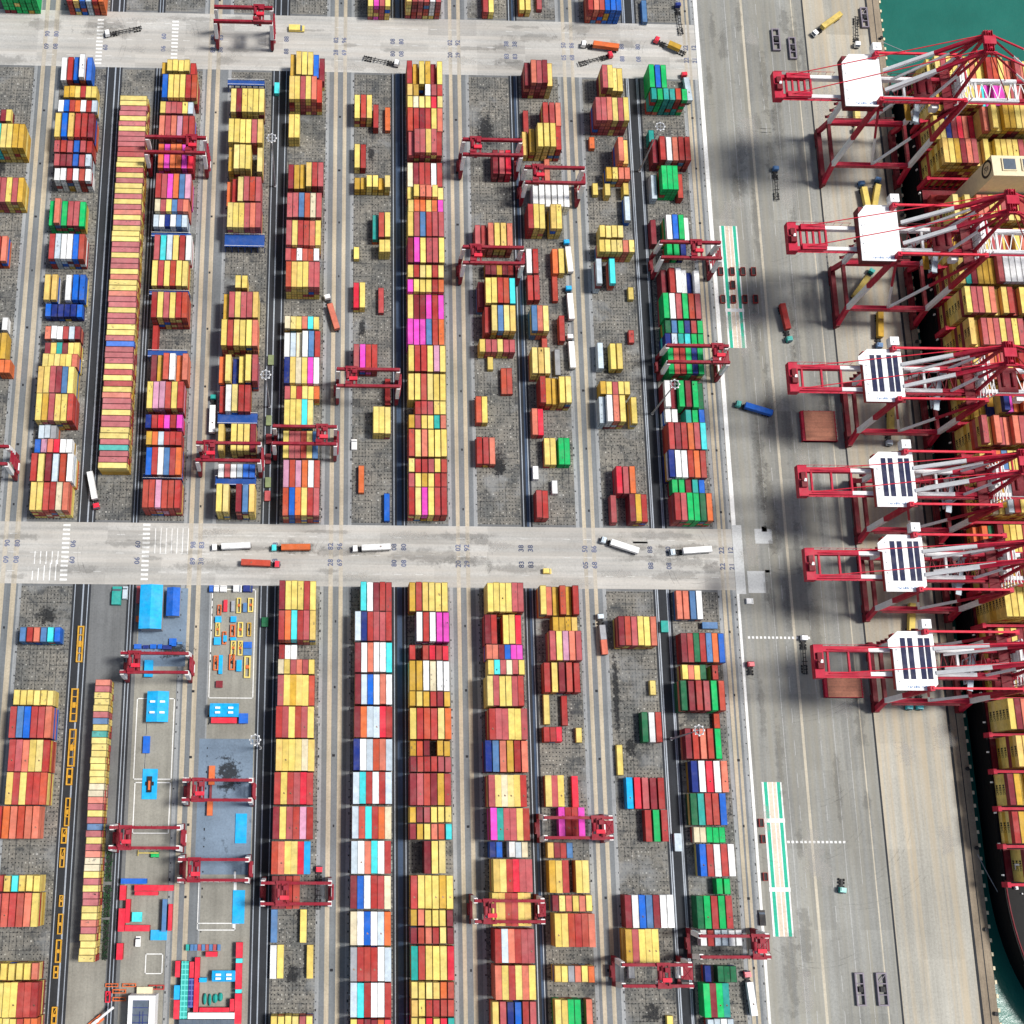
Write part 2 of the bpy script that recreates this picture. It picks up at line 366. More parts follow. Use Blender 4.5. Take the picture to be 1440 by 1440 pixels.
YARD=[
('shed', 'workshop', 'large sky-blue roofed workshop just below the middle road', 'workshop', -75.8, 85.6, -66.6, 103.9, 9, 'D'),
('shed', 'workshop_shed', 'royal-blue roofed shed beside the large sky-blue workshop', 'shed', -65.3, 91.5, -59.8, 103.4, 6, 'B'),
('shed', 'workshop', 'sky-blue roof with four pale vents in the left workshop yard', 'workshop', -71.5, 48.5, -62.7, 60.8, 5, 'D'),
('shed', 'workshop_shed', 'sky-blue roofed shed above the blue-grey painted floor', 'shed', -46.0, 50.7, -34.3, 56.1, 5, 'D'),
('cabin', 'site_cabin', 'red-roofed cabin strip directly below the long sky-blue shed', 'cabin', -45.5, 48.3, -35.1, 50.6, 3, 'X'),
('cabin', 'site_cabin', 'royal-blue cabin right of the red cabin strip', 'cabin', -34.3, 48.3, -30.6, 52.3, 3, 'B'),
('cabin', 'tarpaulin', 'sky-blue flat slab on right side of blue-grey floor', 'tarpaulin', -34.6, 1.4, -30.1, 12.9, 0.5, 'D'),
('cabin', 'tarpaulin', 'sky-blue sheet at right of the lower white-lined bay', 'tarpaulin', -34.8, -28.9, -30.1, -16.4, 0.5, 'D'),
('cabin', 'tarpaulin', 'blue sheet under black and orange machine part in left yard', 'tarpaulin', -72.4, 18.3, -66.4, 30.2, 0.4, 'D'),
('cabin', 'yard_machine', 'small blue machine frame between the two blue roofs of left yard', 'yard machine', -72.7, 36.3, -69.9, 43.1, 1.5, 'B'),
('cabin', 'yard_machine', 'blue machine part under the uppermost yard gantry', 'yard machine', -73.6, 66.9, -70.1, 73.8, 2, 'D'),
('cabin', 'site_cabin', 'rose cabin strip along left wall of large sky-blue workshop', 'cabin', -78.1, 97.2, -76.7, 104.4, 3, 'P'),
('cabin', 'site_cabin', 'orange-red cabin left of the sky-blue workshop lower end', 'cabin', -77.9, 89.5, -76.5, 91.9, 3, 'O'),
('cabin', 'scrap_pile', 'blue scrap pile at the left end in the row under the workshop floor', 'scrap pile', -78.3, 78.5, -75.3, 80.4, 1.5, 'B'),
('cabin', 'scrap_pile', 'blue scrap pile second from left in the row under the workshop floor', 'scrap pile', -74.7, 78.6, -72.3, 80.0, 1.5, 'N'),
('cabin', 'scrap_pile', 'blue scrap pile third from left in the row under the workshop floor', 'scrap pile', -71.7, 78.6, -69.2, 80.4, 1.5, 'B'),
('cabin', 'scrap_pile', 'blue scrap pile fourth from left in the row under the workshop floor', 'scrap pile', -68.6, 78.6, -66.8, 80.4, 1.5, 'B'),
('cabin', 'scrap_pile', 'blue scrap pile fifth from left in the row under the workshop floor', 'scrap pile', -66.6, 78.4, -62.9, 80.1, 1.5, 'N'),
('cabin', 'scrap_pile', 'blue scrap pile in the upper middle in the row under the workshop floor', 'scrap pile', -64.0, 79.7, -61.0, 82.9, 1.5, 'B'),
('cabin', 'scrap_pile', 'blue scrap pile small, at the right in the row under the workshop floor', 'scrap pile', -60.6, 80.5, -58.6, 81.5, 1.5, 'b'),
('van', 'parked_van', 'blue van at the left end of the van row below the middle road', 'van', -48.3, 102.4, -46.6, 105.3, 2.4, 'B'),
('van', 'parked_van', 'white van second from left in the van row', 'van', -46.4, 102.5, -44.2, 105.3, 2.4, 'W'),
('van', 'parked_van', 'white van with blue stripe in middle of the van row', 'van', -43.8, 102.5, -41.0, 105.3, 2.4, 'W'),
('van', 'parked_van', 'white van right of middle in the van row', 'van', -38.3, 102.5, -34.8, 105.4, 2.4, 'W'),
('van', 'parked_van', 'dark van at right end of the van row', 'van', -34.2, 102.6, -30.3, 105.4, 2.4, 'N'),
('frame', 'lifting_spreader', 'orange spreader frame in the equipment yard, top row, left', 'lifting spreader', -44.6, 93.0, -43.0, 97.2, 1.2, 'O'),
('frame', 'lifting_spreader', 'yellow spreader frame in the equipment yard, top row, middle', 'lifting spreader', -36.7, 93.7, -34.9, 100.2, 1.2, 'Y'),
('frame', 'lifting_spreader', 'yellow spreader frame in the equipment yard, top row, right', 'lifting spreader', -32.0, 94.2, -29.8, 100.2, 1.2, 'Y'),
('frame', 'lifting_spreader', 'yellow spreader frame in the equipment yard, second row, far left', 'lifting spreader', -45.2, 84.0, -43.4, 89.7, 1.2, 'Y'),
('frame', 'lifting_spreader', 'orange spreader frame in the equipment yard, second row, centre', 'lifting spreader', -39.1, 83.8, -37.0, 88.9, 1.2, 'O'),
('frame', 'lifting_spreader', 'yellow spreader frame in the equipment yard, second row, right of centre', 'lifting spreader', -36.0, 83.8, -33.8, 90.0, 1.2, 'Y'),
('frame', 'lifting_spreader', 'brown spreader frame in the equipment yard, second row, far right', 'lifting spreader', -32.1, 84.1, -30.4, 89.8, 1.2, 'M'),
('frame', 'lifting_spreader', 'yellow spreader frame in the equipment yard, third row, left', 'lifting spreader', -38.6, 76.2, -36.6, 82.2, 1.2, 'Y'),
('frame', 'lifting_spreader', 'yellow spreader frame in the equipment yard, third row, right', 'lifting spreader', -35.7, 76.1, -33.7, 82.2, 1.2, 'Y'),
('frame', 'lifting_spreader', 'orange spreader frame in the equipment yard, bottom row, left', 'lifting spreader', -45.5, 69.9, -43.5, 76.0, 1.2, 'O'),
('frame', 'lifting_spreader', 'orange spreader frame in the equipment yard, bottom row, centre', 'lifting spreader', -39.1, 70.1, -36.8, 76.6, 1.2, 'O'),
('frame', 'lifting_spreader', 'yellow spreader frame in the equipment yard, bottom row, right', 'lifting spreader', -32.9, 66.9, -30.3, 75.9, 1.2, 'Y'),
('frame', 'lifting_spreader', 'orange spreader frame in the equipment yard, second row, left of centre', 'lifting spreader', -42.2, 80.7, -40.6, 86.0, 1.2, 'O'),
('cabin', 'machine_crate', 'machine crate in the equipment yard, blue, top row, left', 'crate', -45.4, 89.7, -42.8, 92.2, 1.6, 'D'),
('cabin', 'machine_crate', 'machine crate in the equipment yard, blue, top row, right', 'crate', -39.0, 89.9, -36.6, 92.3, 1.6, 'D'),
('cabin', 'machine_crate', 'machine crate in the equipment yard, blue, second row, far left', 'crate', -45.6, 80.4, -42.8, 83.5, 1.6, 'D'),
('cabin', 'machine_crate', 'machine crate in the equipment yard, blue, second row, centre', 'crate', -38.9, 82.3, -36.4, 83.5, 1.6, 'D'),
('cabin', 'machine_crate', 'machine crate in the equipment yard, blue, second row, far right', 'crate', -33.4, 79.1, -29.9, 81.7, 1.6, 'B'),
('cabin', 'machine_crate', 'machine crate in the equipment yard, third row, far right', 'crate', -33.4, 76.2, -29.8, 78.9, 1.6, 'b'),
('cabin', 'machine_crate', 'machine crate in the equipment yard, blue, bottom row, left', 'crate', -43.3, 68.4, -41.7, 76.1, 1.6, 'D'),
('cabin', 'machine_crate', 'machine crate in the equipment yard, blue, bottom row, right', 'crate', -36.0, 69.5, -33.9, 74.2, 1.6, 'D'),
('cabin', 'machine_crate', 'machine crate in the equipment yard, red, in the top row', 'crate', -42.1, 94.2, -40.5, 99.2, 1.6, 'X'),
('cabin', 'machine_crate', 'machine crate in the equipment yard, grey, in the top row', 'crate', -38.9, 94.3, -37.5, 98.8, 1.6, 'A'),
('cabin', 'machine_crate', 'machine crate in the equipment yard, slate, in the top row', 'crate', -34.0, 94.1, -32.4, 98.0, 1.6, 'b'),
('cabin', 'machine_crate', 'machine crate in the equipment yard, blue, narrow, between orange frames', 'crate', -41.8, 81.7, -40.3, 84.3, 1.6, 'D'),
('cabin', 'machine_crate', 'machine crate in the equipment yard, rust-coloured, at the bottom', 'crate', -44.2, 62.8, -41.4, 65.6, 1.6, 'r'),
('cabin', 'site_cabin', 'blue-roofed hut along top of the upper red courtyard', 'cabin', -78.4, -14.0, -68.4, -12.0, 4, 'B'),
('cabin', 'site_cabin', 'red cabin at top left of the upper courtyard', 'cabin', -78.6, -20.1, -76.2, -14.6, 4, 'X'),
('cabin', 'site_cabin', 'red cabin at lower left of the upper courtyard', 'cabin', -78.6, -31.7, -76.1, -23.2, 4, 'X'),
('cabin', 'site_cabin', 'red cabin along bottom of the upper courtyard', 'cabin', -75.9, -31.6, -66.4, -29.3, 4, 'X'),
('cabin', 'site_cabin', 'narrow red cabin lining inside left of upper courtyard', 'cabin', -76.0, -28.5, -74.3, -19.7, 4, 'X'),
('cabin', 'site_cabin', 'long red cabin along top of the upper courtyard', 'cabin', -73.0, -16.6, -57.8, -14.4, 4, 'X'),
('cabin', 'site_cabin', 'shorter red cabin under the long one of upper courtyard', 'cabin', -72.8, -18.3, -63.7, -16.8, 4, 'X'),
('cabin', 'site_cabin', 'dark blue cabin at right side inside upper courtyard', 'cabin', -61.8, -31.7, -60.1, -19.7, 4, 'b'),
('cabin', 'site_cabin', 'narrow red cabin at right edge of the upper courtyard', 'cabin', -59.4, -31.4, -57.9, -21.5, 4, 'X'),
('cabin', 'site_cabin', 'small red cabin below the upper courtyard', 'cabin', -78.7, -42.0, -76.3, -36.0, 4, 'X'),
('cabin', 'tarpaulin', 'light-blue tarpaulin at the gap of the upper red courtyard', 'tarpaulin', -66.2, -35.0, -59.9, -31.2, 1.5, 'D'),
('cabin', 'yard_machine', 'cyan machine inside the upper red courtyard', 'machine', -73.7, -28.2, -69.8, -24.6, 2, 'C'),
('van', 'parked_van', 'white van parked below the upper red courtyard', 'van', -71.9, -37.4, -70.0, -33.6, 2.2, 'W'),
('cabin', 'site_cabin', 'red cabin at top left of the lower courtyard', 'cabin', -55.9, -48.3, -54.0, -42.4, 4, 'X'),
('cabin', 'site_cabin', 'sky-blue cabin on the left side of the lower courtyard', 'cabin', -56.0, -56.3, -53.8, -51.2, 4, 'D'),
('cabin', 'site_cabin', 'red cabin at bottom left of the lower courtyard', 'cabin', -55.9, -63.3, -53.5, -56.5, 4, 'X'),
('cabin', 'site_cabin', 'short red cabin left of the long one in lower courtyard', 'cabin', -50.4, -48.5, -48.7, -42.7, 4, 'X'),
('cabin', 'site_cabin', 'long red cabin dividing the lower courtyard', 'cabin', -48.4, -60.8, -46.5, -41.1, 4, 'X'),
('cabin', 'site_cabin', 'red cabin along bottom of the lower courtyard', 'cabin', -46.1, -60.8, -34.7, -59.2, 4, 'X'),
('cabin', 'site_cabin', 'red cabin at top right of the lower courtyard', 'cabin', -32.8, -41.3, -30.2, -35.6, 4, 'X'),
('cabin', 'site_cabin', 'red cabin at right middle of the lower courtyard', 'cabin', -32.7, -52.6, -30.2, -43.2, 4, 'X'),
('cabin', 'site_cabin', 'red cabin at bottom right of the lower courtyard', 'cabin', -32.7, -65.0, -30.0, -54.2, 4, 'X'),
('cabin', 'site_cabin', 'light-blue link roof between upper right red cabins', 'cabin', -32.7, -43.1, -30.2, -41.5, 4, 'C'),
('cabin', 'site_cabin', 'light-blue link roof between lower right red cabins', 'cabin', -32.6, -54.0, -30.2, -52.7, 4, 'C'),
('cabin', 'site_cabin', 'small red cabin in the corner of the lower courtyard', 'cabin', -34.5, -60.6, -32.9, -56.1, 4, 'X'),
('cabin', 'site_cabin', 'red sheet pile above the lower courtyard', 'cabin', -44.4, -40.9, -39.9, -39.0, 4, 'X'),
('cabin', 'site_cabin', 'blue machine left of the blue shed in lower courtyard', 'cabin', -46.9, -50.1, -43.7, -48.5, 4, 'D'),
('net', 'glazed_canopy', 'long teal glazed canopy in the lower courtyard', 'canopy', -53.5, -63.2, -50.7, -42.4, 4.4, 'T'),
('net', 'glazed_canopy', 'narrow navy glazed canopy beside the teal one', 'canopy', -50.5, -59.2, -48.6, -48.7, 4.2, 'N'),
('cabin', 'parapet_slab', 'white parapet slab along bottom of the lower courtyard', 'slab', -50.3, -63.1, -32.6, -60.9, 5, 'W'),
('cabin', 'flat_roof_building', 'dark grey roof at the bottom edge under the white slab', 'building', -53.6, -66.1, -32.6, -63.4, 4.5, 'a'),
('shed', 'workshop_shed', 'blue and white roofed shed inside the lower courtyard', 'shed', -41.7, -49.9, -32.7, -45.9, 4, 'D'),
('boat', 'covered_hull', 'teal covered boat-shaped hull, leftmost of four in lower courtyard', 'covered hull', -45.2, -58.5, -43.7, -54.4, 1.8, 'T'),
('boat', 'covered_hull', 'teal covered boat-shaped hull, second from left of four in lower courtyard', 'covered hull', -43.1, -58.9, -41.9, -54.6, 1.8, 'T'),
('boat', 'covered_hull', 'teal covered boat-shaped hull, third from left of four in lower courtyard', 'covered hull', -41.4, -57.9, -39.4, -54.6, 1.8, 'T'),
('boat', 'covered_hull', 'teal covered boat-shaped hull, rightmost of four in lower courtyard', 'covered hull', -39.3, -57.3, -37.5, -54.2, 1.8, 'T'),
('cabin', 'yard_locker', 'small teal locker, first in row above the lower courtyard', 'locker', -52.3, -38.8, -51.0, -36.5, 2.2, 'T'),
('cabin', 'yard_locker', 'small slate-blue locker, second in row above the lower courtyard', 'locker', -50.6, -38.8, -49.3, -36.5, 2.2, 'b'),
('cabin', 'yard_locker', 'small slate-blue locker, third in row above the lower courtyard', 'locker', -49.1, -38.8, -47.9, -36.5, 2.2, 'b'),
('cabin', 'yard_locker', 'small rose-red locker, fourth in row above the lower courtyard', 'locker', -47.7, -38.8, -46.4, -36.5, 2.2, 'P'),
('cabin', 'yard_locker', 'small slate-blue locker, fifth in row above the lower courtyard', 'locker', -46.2, -38.8, -44.9, -36.5, 2.2, 'b'),
('cabin', 'yard_locker', 'small rose-red locker, sixth in row above the lower courtyard', 'locker', -44.7, -38.8, -43.5, -36.5, 2.2, 'P'),
('cabin', 'yard_locker', 'small slate-blue locker, seventh in row above the lower courtyard', 'locker', -43.3, -38.8, -42.0, -36.5, 2.2, 'b'),
('cabin', 'yard_locker', 'small rose-red locker, eighth in row above the lower courtyard', 'locker', -41.8, -38.8, -40.5, -36.5, 2.2, 'P'),
('cabin', 'yard_locker', 'small slate-blue locker, ninth in row above the lower courtyard', 'locker', -40.1, -38.8, -38.9, -36.5, 2.2, 'b'),
('glass', 'glass_roof_building', 'white-walled building with dark glass roof at the bottom edge', 'building', -72.4, -72.9, -62.3, -54.3, 10, 'W'),
('frame', 'steel_skid', 'orange beam frame left end of the beam row near bottom left', 'steel skid', -82.7, -52.1, -77.8, -50.8, 1.2, 'O'),
('frame', 'steel_skid', 'orange beam frame second in the row near bottom left', 'steel skid', -76.2, -52.1, -71.0, -50.8, 1.2, 'O'),
('frame', 'steel_skid', 'orange square frame, upper of two left of glass roof', 'steel skid', -79.9, -54.4, -74.7, -52.9, 1.2, 'O'),
('frame', 'steel_skid', 'orange square frame, lower of two left of glass roof', 'steel skid', -79.7, -57.2, -74.6, -55.7, 1.2, 'O'),
('frame', 'steel_skid', 'red upright beam frame left of the glass-roofed building', 'steel skid', -82.5, -57.7, -80.6, -53.6, 1.2, 'X'),
('frame', 'steel_skid', 'red beam frame above right of the glass-roofed building', 'steel skid', -66.1, -53.1, -60.1, -51.3, 1.2, 'R'),
('frame', 'lifting_beam', 'yellow lattice spreader bar, first from top of column beside leftmost row', 'lifting beam', -101.8, 72.8, -99.2, 87.8, 1.3, 'm'),
('frame', 'lifting_beam', 'yellow lattice spreader bar, second from top of column beside leftmost row', 'lifting beam', -102.8, 48.6, -99.9, 62.1, 1.3, 'm'),
('frame', 'lifting_beam', 'yellow lattice spreader bar, third from top of column beside leftmost row', 'lifting beam', -102.6, 30.9, -99.7, 45.8, 1.3, 'm'),
('frame', 'lifting_beam', 'yellow lattice spreader bar, fourth from top of column beside leftmost row', 'lifting beam', -102.7, 23.6, -100.2, 30.3, 1.3, 'm'),
('frame', 'lifting_beam', 'yellow lattice spreader bar, fifth from top of column beside leftmost row', 'lifting beam', -102.4, 7.7, -100.4, 18.7, 1.3, 'm'),
('frame', 'lifting_beam', 'yellow lattice spreader bar, sixth from top of column beside leftmost row', 'lifting beam', -103.2, 1.1, -101.0, 7.1, 1.3, 'm'),
('frame', 'lifting_beam', 'yellow lattice spreader bar, seventh from top of column beside leftmost row', 'lifting beam', -103.2, -8.0, -101.3, -0.5, 1.3, 'm'),
('frame', 'lifting_beam', 'yellow lattice spreader bar, eighth from top of column beside leftmost row', 'lifting beam', -102.4, -22.7, -100.8, -18.4, 1.3, 'm'),
('frame', 'lifting_beam', 'yellow lattice spreader bar, ninth from top of column beside leftmost row', 'lifting beam', -102.4, -32.9, -100.5, -25.3, 1.3, 'm'),
('frame', 'lifting_beam', 'yellow lattice spreader bar, tenth from top of column beside leftmost row', 'lifting beam', -102.6, -43.3, -100.4, -34.8, 1.3, 'm'),
('frame', 'lifting_beam', 'yellow lattice spreader bar, eleventh from top of column beside leftmost row', 'lifting beam', -102.9, -49.0, -101.0, -44.4, 1.3, 'm'),
('frame', 'lifting_beam', 'yellow lattice spreader bar, twelfth from top of column beside leftmost row', 'lifting beam', -102.6, -65.3, -100.5, -59.2, 1.3, 'm'),
('hedge', 'hedge', 'dark green hedge strip right of the sideways row, upper', 'hedge', -85.1, -13.3, -82.6, -1.5, 2, 'h'),
('hedge', 'hedge', 'dark green hedge strip right of the sideways row, middle', 'hedge', -85.2, -26.6, -82.4, -14.6, 2, 'h'),
('hedge', 'hedge', 'dark green hedge strip right of the sideways row, lower', 'hedge', -84.9, -42.2, -82.4, -27.6, 2, 'h'),
('van', 'parked_truck', 'teal truck parked at top left of the workshop yard', 'truck', -88.4, 96.6, -84.6, 104.4, 2.8, 'T'),
('van', 'parked_van', 'white and teal van right of the teal parked truck', 'van', -84.1, 99.1, -82.1, 104.5, 2.4, 'w'),
('cabin', 'shipping_container', 'pale blue sideways container under the tan containers at right', 'container', 158.0, 88.7, 164.4, 91.4, 2.6, 'b'),
('cabin', 'equipment_cabin', 'grey-blue equipment cabin in dark lane left of quay-side row', 'cabin', 141.0, -1.1, 143.9, 5.8, 2.6, 'w'),
('cabin', 'electrical_cabinet', 'green electrical cabinet in dark rail lane near pale tan containers', 'cabinet', 140.7, 87.1, 143.7, 91.9, 2.2, 'T'),
('cabin', 'electrical_cabinet', 'green cabinet at top of the rail lane of lower yard', 'cabinet', -26.1, 88.0, -23.4, 91.9, 2.2, 'g'),
('cabin', 'electrical_cabinet', 'pale teal electrical cabinet at top of the upper dark lane', 'cabinet', -26.3, 337.9, -24.0, 343.6, 2.6, 'C'),
('cabin', 'lane_cabinet', 'olive low cabinet in upper dark lane, first from top', 'cabinet', -26.2, 203.8, -23.7, 208.4, 1.5, 'e'),
('cabin', 'lane_cabinet', 'olive low cabinet in upper dark lane, second from top', 'cabinet', -26.4, 175.9, -24.0, 180.4, 1.5, 'e'),
('cabin', 'lane_cabinet', 'brown low cabinet in upper dark lane, third from top', 'cabinet', -26.2, 167.5, -23.8, 172.0, 1.5, 'r'),
('cabin', 'lane_cabinet', 'brown low cabinet in upper dark lane, fourth from top', 'cabinet', -26.3, 158.6, -23.9, 163.0, 1.5, 'r'),
('cabin', 'lane_cabinet', 'olive low cabinet in upper dark lane, fifth from top', 'cabinet', -26.1, 148.1, -23.7, 152.5, 1.5, 'e'),
('cabin', 'lane_cabinet', 'rusty low cabinet in upper dark lane, sixth from top', 'cabinet', -26.2, 142.1, -23.8, 146.5, 1.5, 'P'),
('hatch', 'hatch_cover', 'red hatch cover with rusty top lying left of third quay crane', 'hatch cover', 207.9, 171.7, 223.0, 185.5, 2.6, 'R'),
('hatch', 'hatch_cover', 'red hatch cover lying under the tail of the lowest quay crane', 'hatch cover', 207.5, 60.4, 223.3, 68.6, 2.6, 'R'),
('frame', 'cargo_cage', 'grey cargo cage frame lying on the apron near the top, left of a pair', 'cargo cage', 210.9, 367.8, 214.7, 379.6, 1.5, 'c'),
('frame', 'cargo_cage', 'grey cargo cage frame lying on the apron near the top, right of a pair', 'cargo cage', 218.7, 363.4, 222.2, 375.1, 1.5, 'c'),
('frame', 'cargo_cage', 'grey cargo cage frame lying near the top quay edge', 'cargo cage', 255.3, 381.5, 258.8, 392.6, 1.5, 'c'),
('frame', 'cargo_cage', 'grey cargo cage frame lying at bottom of the apron, left of a pair', 'cargo cage', 209.4, -59.1, 213.1, -46.8, 1.5, 'c'),
('frame', 'cargo_cage', 'grey cargo cage frame lying at bottom of the apron, right of a pair', 'cargo cage', 217.9, -59.1, 222.1, -46.8, 1.5, 'c'),
('bin', 'twistlock_bin', 'red twist-lock bin, upper row first beside the green stripes', 'bin', 176.6, 250.4, 178.7, 254.2, 1.4, 'X'),
('bin', 'twistlock_bin', 'red twist-lock bin, upper row second beside the green stripes', 'bin', 181.8, 250.5, 183.9, 254.3, 1.4, 'X'),
('bin', 'twistlock_bin', 'red twist-lock bin, upper row third beside the green stripes', 'bin', 186.7, 250.6, 188.8, 254.4, 1.4, 'X'),
('bin', 'twistlock_bin', 'red twist-lock bin, upper row fourth beside the green stripes', 'bin', 191.6, 250.6, 193.7, 254.5, 1.4, 'X'),
('bin', 'twistlock_bin', 'red twist-lock bin, lower row first beside the green stripes', 'bin', 176.6, 236.8, 178.7, 240.6, 1.4, 'X'),
('bin', 'twistlock_bin', 'red twist-lock bin, lower row second beside the green stripes', 'bin', 181.5, 236.9, 183.5, 240.7, 1.4, 'X'),
('bin', 'twistlock_bin', 'red twist-lock bin, lower row third beside the green stripes', 'bin', 186.6, 237.0, 188.7, 240.8, 1.4, 'X'),
('bin', 'twistlock_bin', 'red twist-lock bin, lower row fourth beside the green stripes', 'bin', 191.5, 237.1, 193.6, 240.9, 1.4, 'X'),
('bin', 'twistlock_bin', 'red twist-lock bin, single one between the rows beside the green stripes', 'bin', 181.6, 243.8, 183.7, 247.7, 1.4, 'X'),
('bin', 'twistlock_bin', 'red bin left of lower green stripes, uppermost', 'bin', 176.2, 8.4, 178.0, 11.7, 1.4, 'X'),
('bin', 'twistlock_bin', 'red bin left of lower green stripes, middle', 'bin', 176.6, 2.1, 178.3, 5.4, 1.4, 'X'),
('bin', 'twistlock_bin', 'red bin left of lower green stripes, lowest', 'bin', 176.3, -12.4, 178.0, -9.2, 1.4, 'X'),
('van', 'parked_car', 'black car parked beside the quay road near lower right gantry', 'car', 173.3, -29.4, 175.9, -23.5, 1.5, 'k'),
('van', 'parked_car', 'white car with black bonnet by the quay road below middle road', 'car', 177.8, 99.6, 180.9, 102.0, 1.5, 'W'),
('van', 'parked_van', 'small white van parked on top road left part', 'van', -20.3, 372.4, -12.9, 375.5, 2.0, 'Y'),
('van', 'parked_car', 'white car left of the orange container in the third block', 'car', 10.6, 165.4, 13.0, 170.2, 1.6, 'W'),
('van', 'forklift', 'yellow forklift on the middle road', 'forklift', 91.9, 111.7, 95.5, 113.9, 2.2, 'Y'),
('rack', 'container_rack', 'blue steel container rack, at top of the yellow row', 'rack', -47.8, 339.5, -30.8, 342.2, 6, 'B'),
('rack', 'container_rack', 'blue steel container rack, under large yellow stack of the yellow row', 'rack', -46.6, 257.9, -28.9, 263.8, 6, 'B'),
('rack', 'container_rack', 'blue steel container rack, below the white and blue containers', 'rack', -79.2, 262.1, -61.8, 263.9, 6, 'B'),
('rack', 'container_rack', 'blue steel container rack, above the red and yellow bay', 'rack', -78.8, 234.0, -61.4, 236.0, 6, 'B'),
('rack', 'container_rack', 'blue steel container rack, behind white and pink containers', 'rack', -78.1, 204.9, -61.2, 207.9, 6, 'B'),
('rack', 'container_rack', 'blue steel container rack, above the red and pink bay', 'rack', -77.5, 150.1, -61.1, 151.9, 6, 'B'),
('rack', 'container_rack', 'blue steel container rack, middle of the yellow row', 'rack', -46.9, 174.9, -29.9, 179.7, 6, 'B'),
('rack', 'container_rack', 'blue steel container rack, low in the yellow row', 'rack', -46.9, 147.6, -29.8, 151.4, 6, 'B'),
]
# ------------------------------------------------------------------ palette (linear base colours)
COL={'Y':(.82,.64,.165),'M':(.60,.36,.045),'R':(.43,.04,.034),'r':(.23,.025,.035),'P':(.46,.095,.10),'O':(.72,.16,.045),  # M: mustard; for lower yellow boxes their shade is put into the colour
'S':(.68,.19,.12),'W':(.90,.90,.88),'w':(.55,.64,.70),'K':(.80,.07,.50),'B':(.01,.13,.58),'b':(.09,.21,.42),'N':(.012,.03,.20),
'G':(.0,.48,.12),'g':(.01,.14,.055),'T':(.02,.36,.31),'C':(.07,.72,.74),'A':(.36,.37,.39),'X':(.74,.025,.055),'l':(.62,.30,.42),
'E':(.78,.68,.46),'D':(.01,.42,.82),'k':(.02,.02,.022),'a':(.10,.13,.17),'m':(.62,.33,.03),'h':(.012,.05,.02),'c':(.24,.21,.25),
'e':(.22,.27,.13),'v':(.012,.07,.30),'i':(.50,.014,.045),'j':(.17,.008,.016),'q':(.27,.010,.026),'n':(.005,.011,.06)}  # j: dark crane red, shade of the lower members put into the colour
WORD={'Y':'yellow','M':'mustard','R':'brick-red','r':'maroon','P':'rose-red','O':'orange','S':'salmon','W':'white','w':'pale-grey','K':'magenta',
'B':'blue','b':'steel-blue','N':'navy','G':'green','g':'dark-green','T':'teal','C':'cyan','A':'grey','X':'bright-red','l':'mauve','E':'cream','D':'sky-blue'}
ORD=['','first','second','third','fourth','fifth','sixth','seventh','eighth','ninth','tenth','eleventh','twelfth','thirteenth','fourteenth','fifteenth','sixteenth','seventeenth','eighteenth','nineteenth','twentieth']
TIER=2.62; CW=2.44; CH=2.59
scn=bpy.context.scene
coll=scn.collection
# ------------------------------------------------------------------ node helpers
def new_mat(name):
    m=bpy.data.materials.new(name); m.use_nodes=True
    nt=m.node_tree; b=nt.nodes['Principled BSDF']
    return m,nt,b
def nd(nt,t,**k):
    n=nt.nodes.new(t)
    for a,v in k.items(): setattr(n,a,v)
    return n
def lk(nt,a,b): nt.links.new(a,b)
def noise(nt,vec,scale,detail=4,rough=.6,stretch=None,off=0):
    mp=nd(nt,'ShaderNodeMapping'); lk(nt,vec,mp.inputs[0])
    if stretch: mp.inputs['Scale'].default_value=stretch
    mp.inputs['Location'].default_value=(off,off*.7,0)
    n=nd(nt,'ShaderNodeTexNoise'); n.inputs['Scale'].default_value=scale; n.inputs['Detail'].default_value=detail; n.inputs['Roughness'].default_value=rough
    lk(nt,mp.outputs[0],n.inputs['Vector']); return n.outputs['Fac']
def ramp(nt,f,stops):
    r=nd(nt,'ShaderNodeValToRGB'); e=r.color_ramp.elements
    while len(e)<len(stops): e.new(.5)
    for x,(p,c) in zip(e,stops):
        x.position=p; x.color=(c if len(c)==4 else tuple(c)+(1,)) if not isinstance(c,float) else (c,c,c,1)
    lk(nt,f,r.inputs[0]); return r.outputs[0]
def mixc(nt,f,a,b,mode='MIX'):
    m=nd(nt,'ShaderNodeMix',data_type='RGBA',blend_type=mode)
    for s,v in ((m.inputs[0],f),(m.inputs[6],a),(m.inputs[7],b)):
        if hasattr(v,'is_output'): lk(nt,v,s)
        elif isinstance(v,(int,float)): s.default_value=v
        else: s.default_value=tuple(v)+(1,) if len(v)==3 else v
    return m.outputs[2]
def math_(nt,op,a,b=None):
    m=nd(nt,'ShaderNodeMath',operation=op)
    for s,v in zip(m.inputs,(a,b)):
        if v is None: continue
        if hasattr(v,'is_output'): lk(nt,v,s)
        else: s.default_value=v
    return m.outputs[0]
def geo_pos(nt): return nd(nt,'ShaderNodeNewGeometry').outputs['Position']
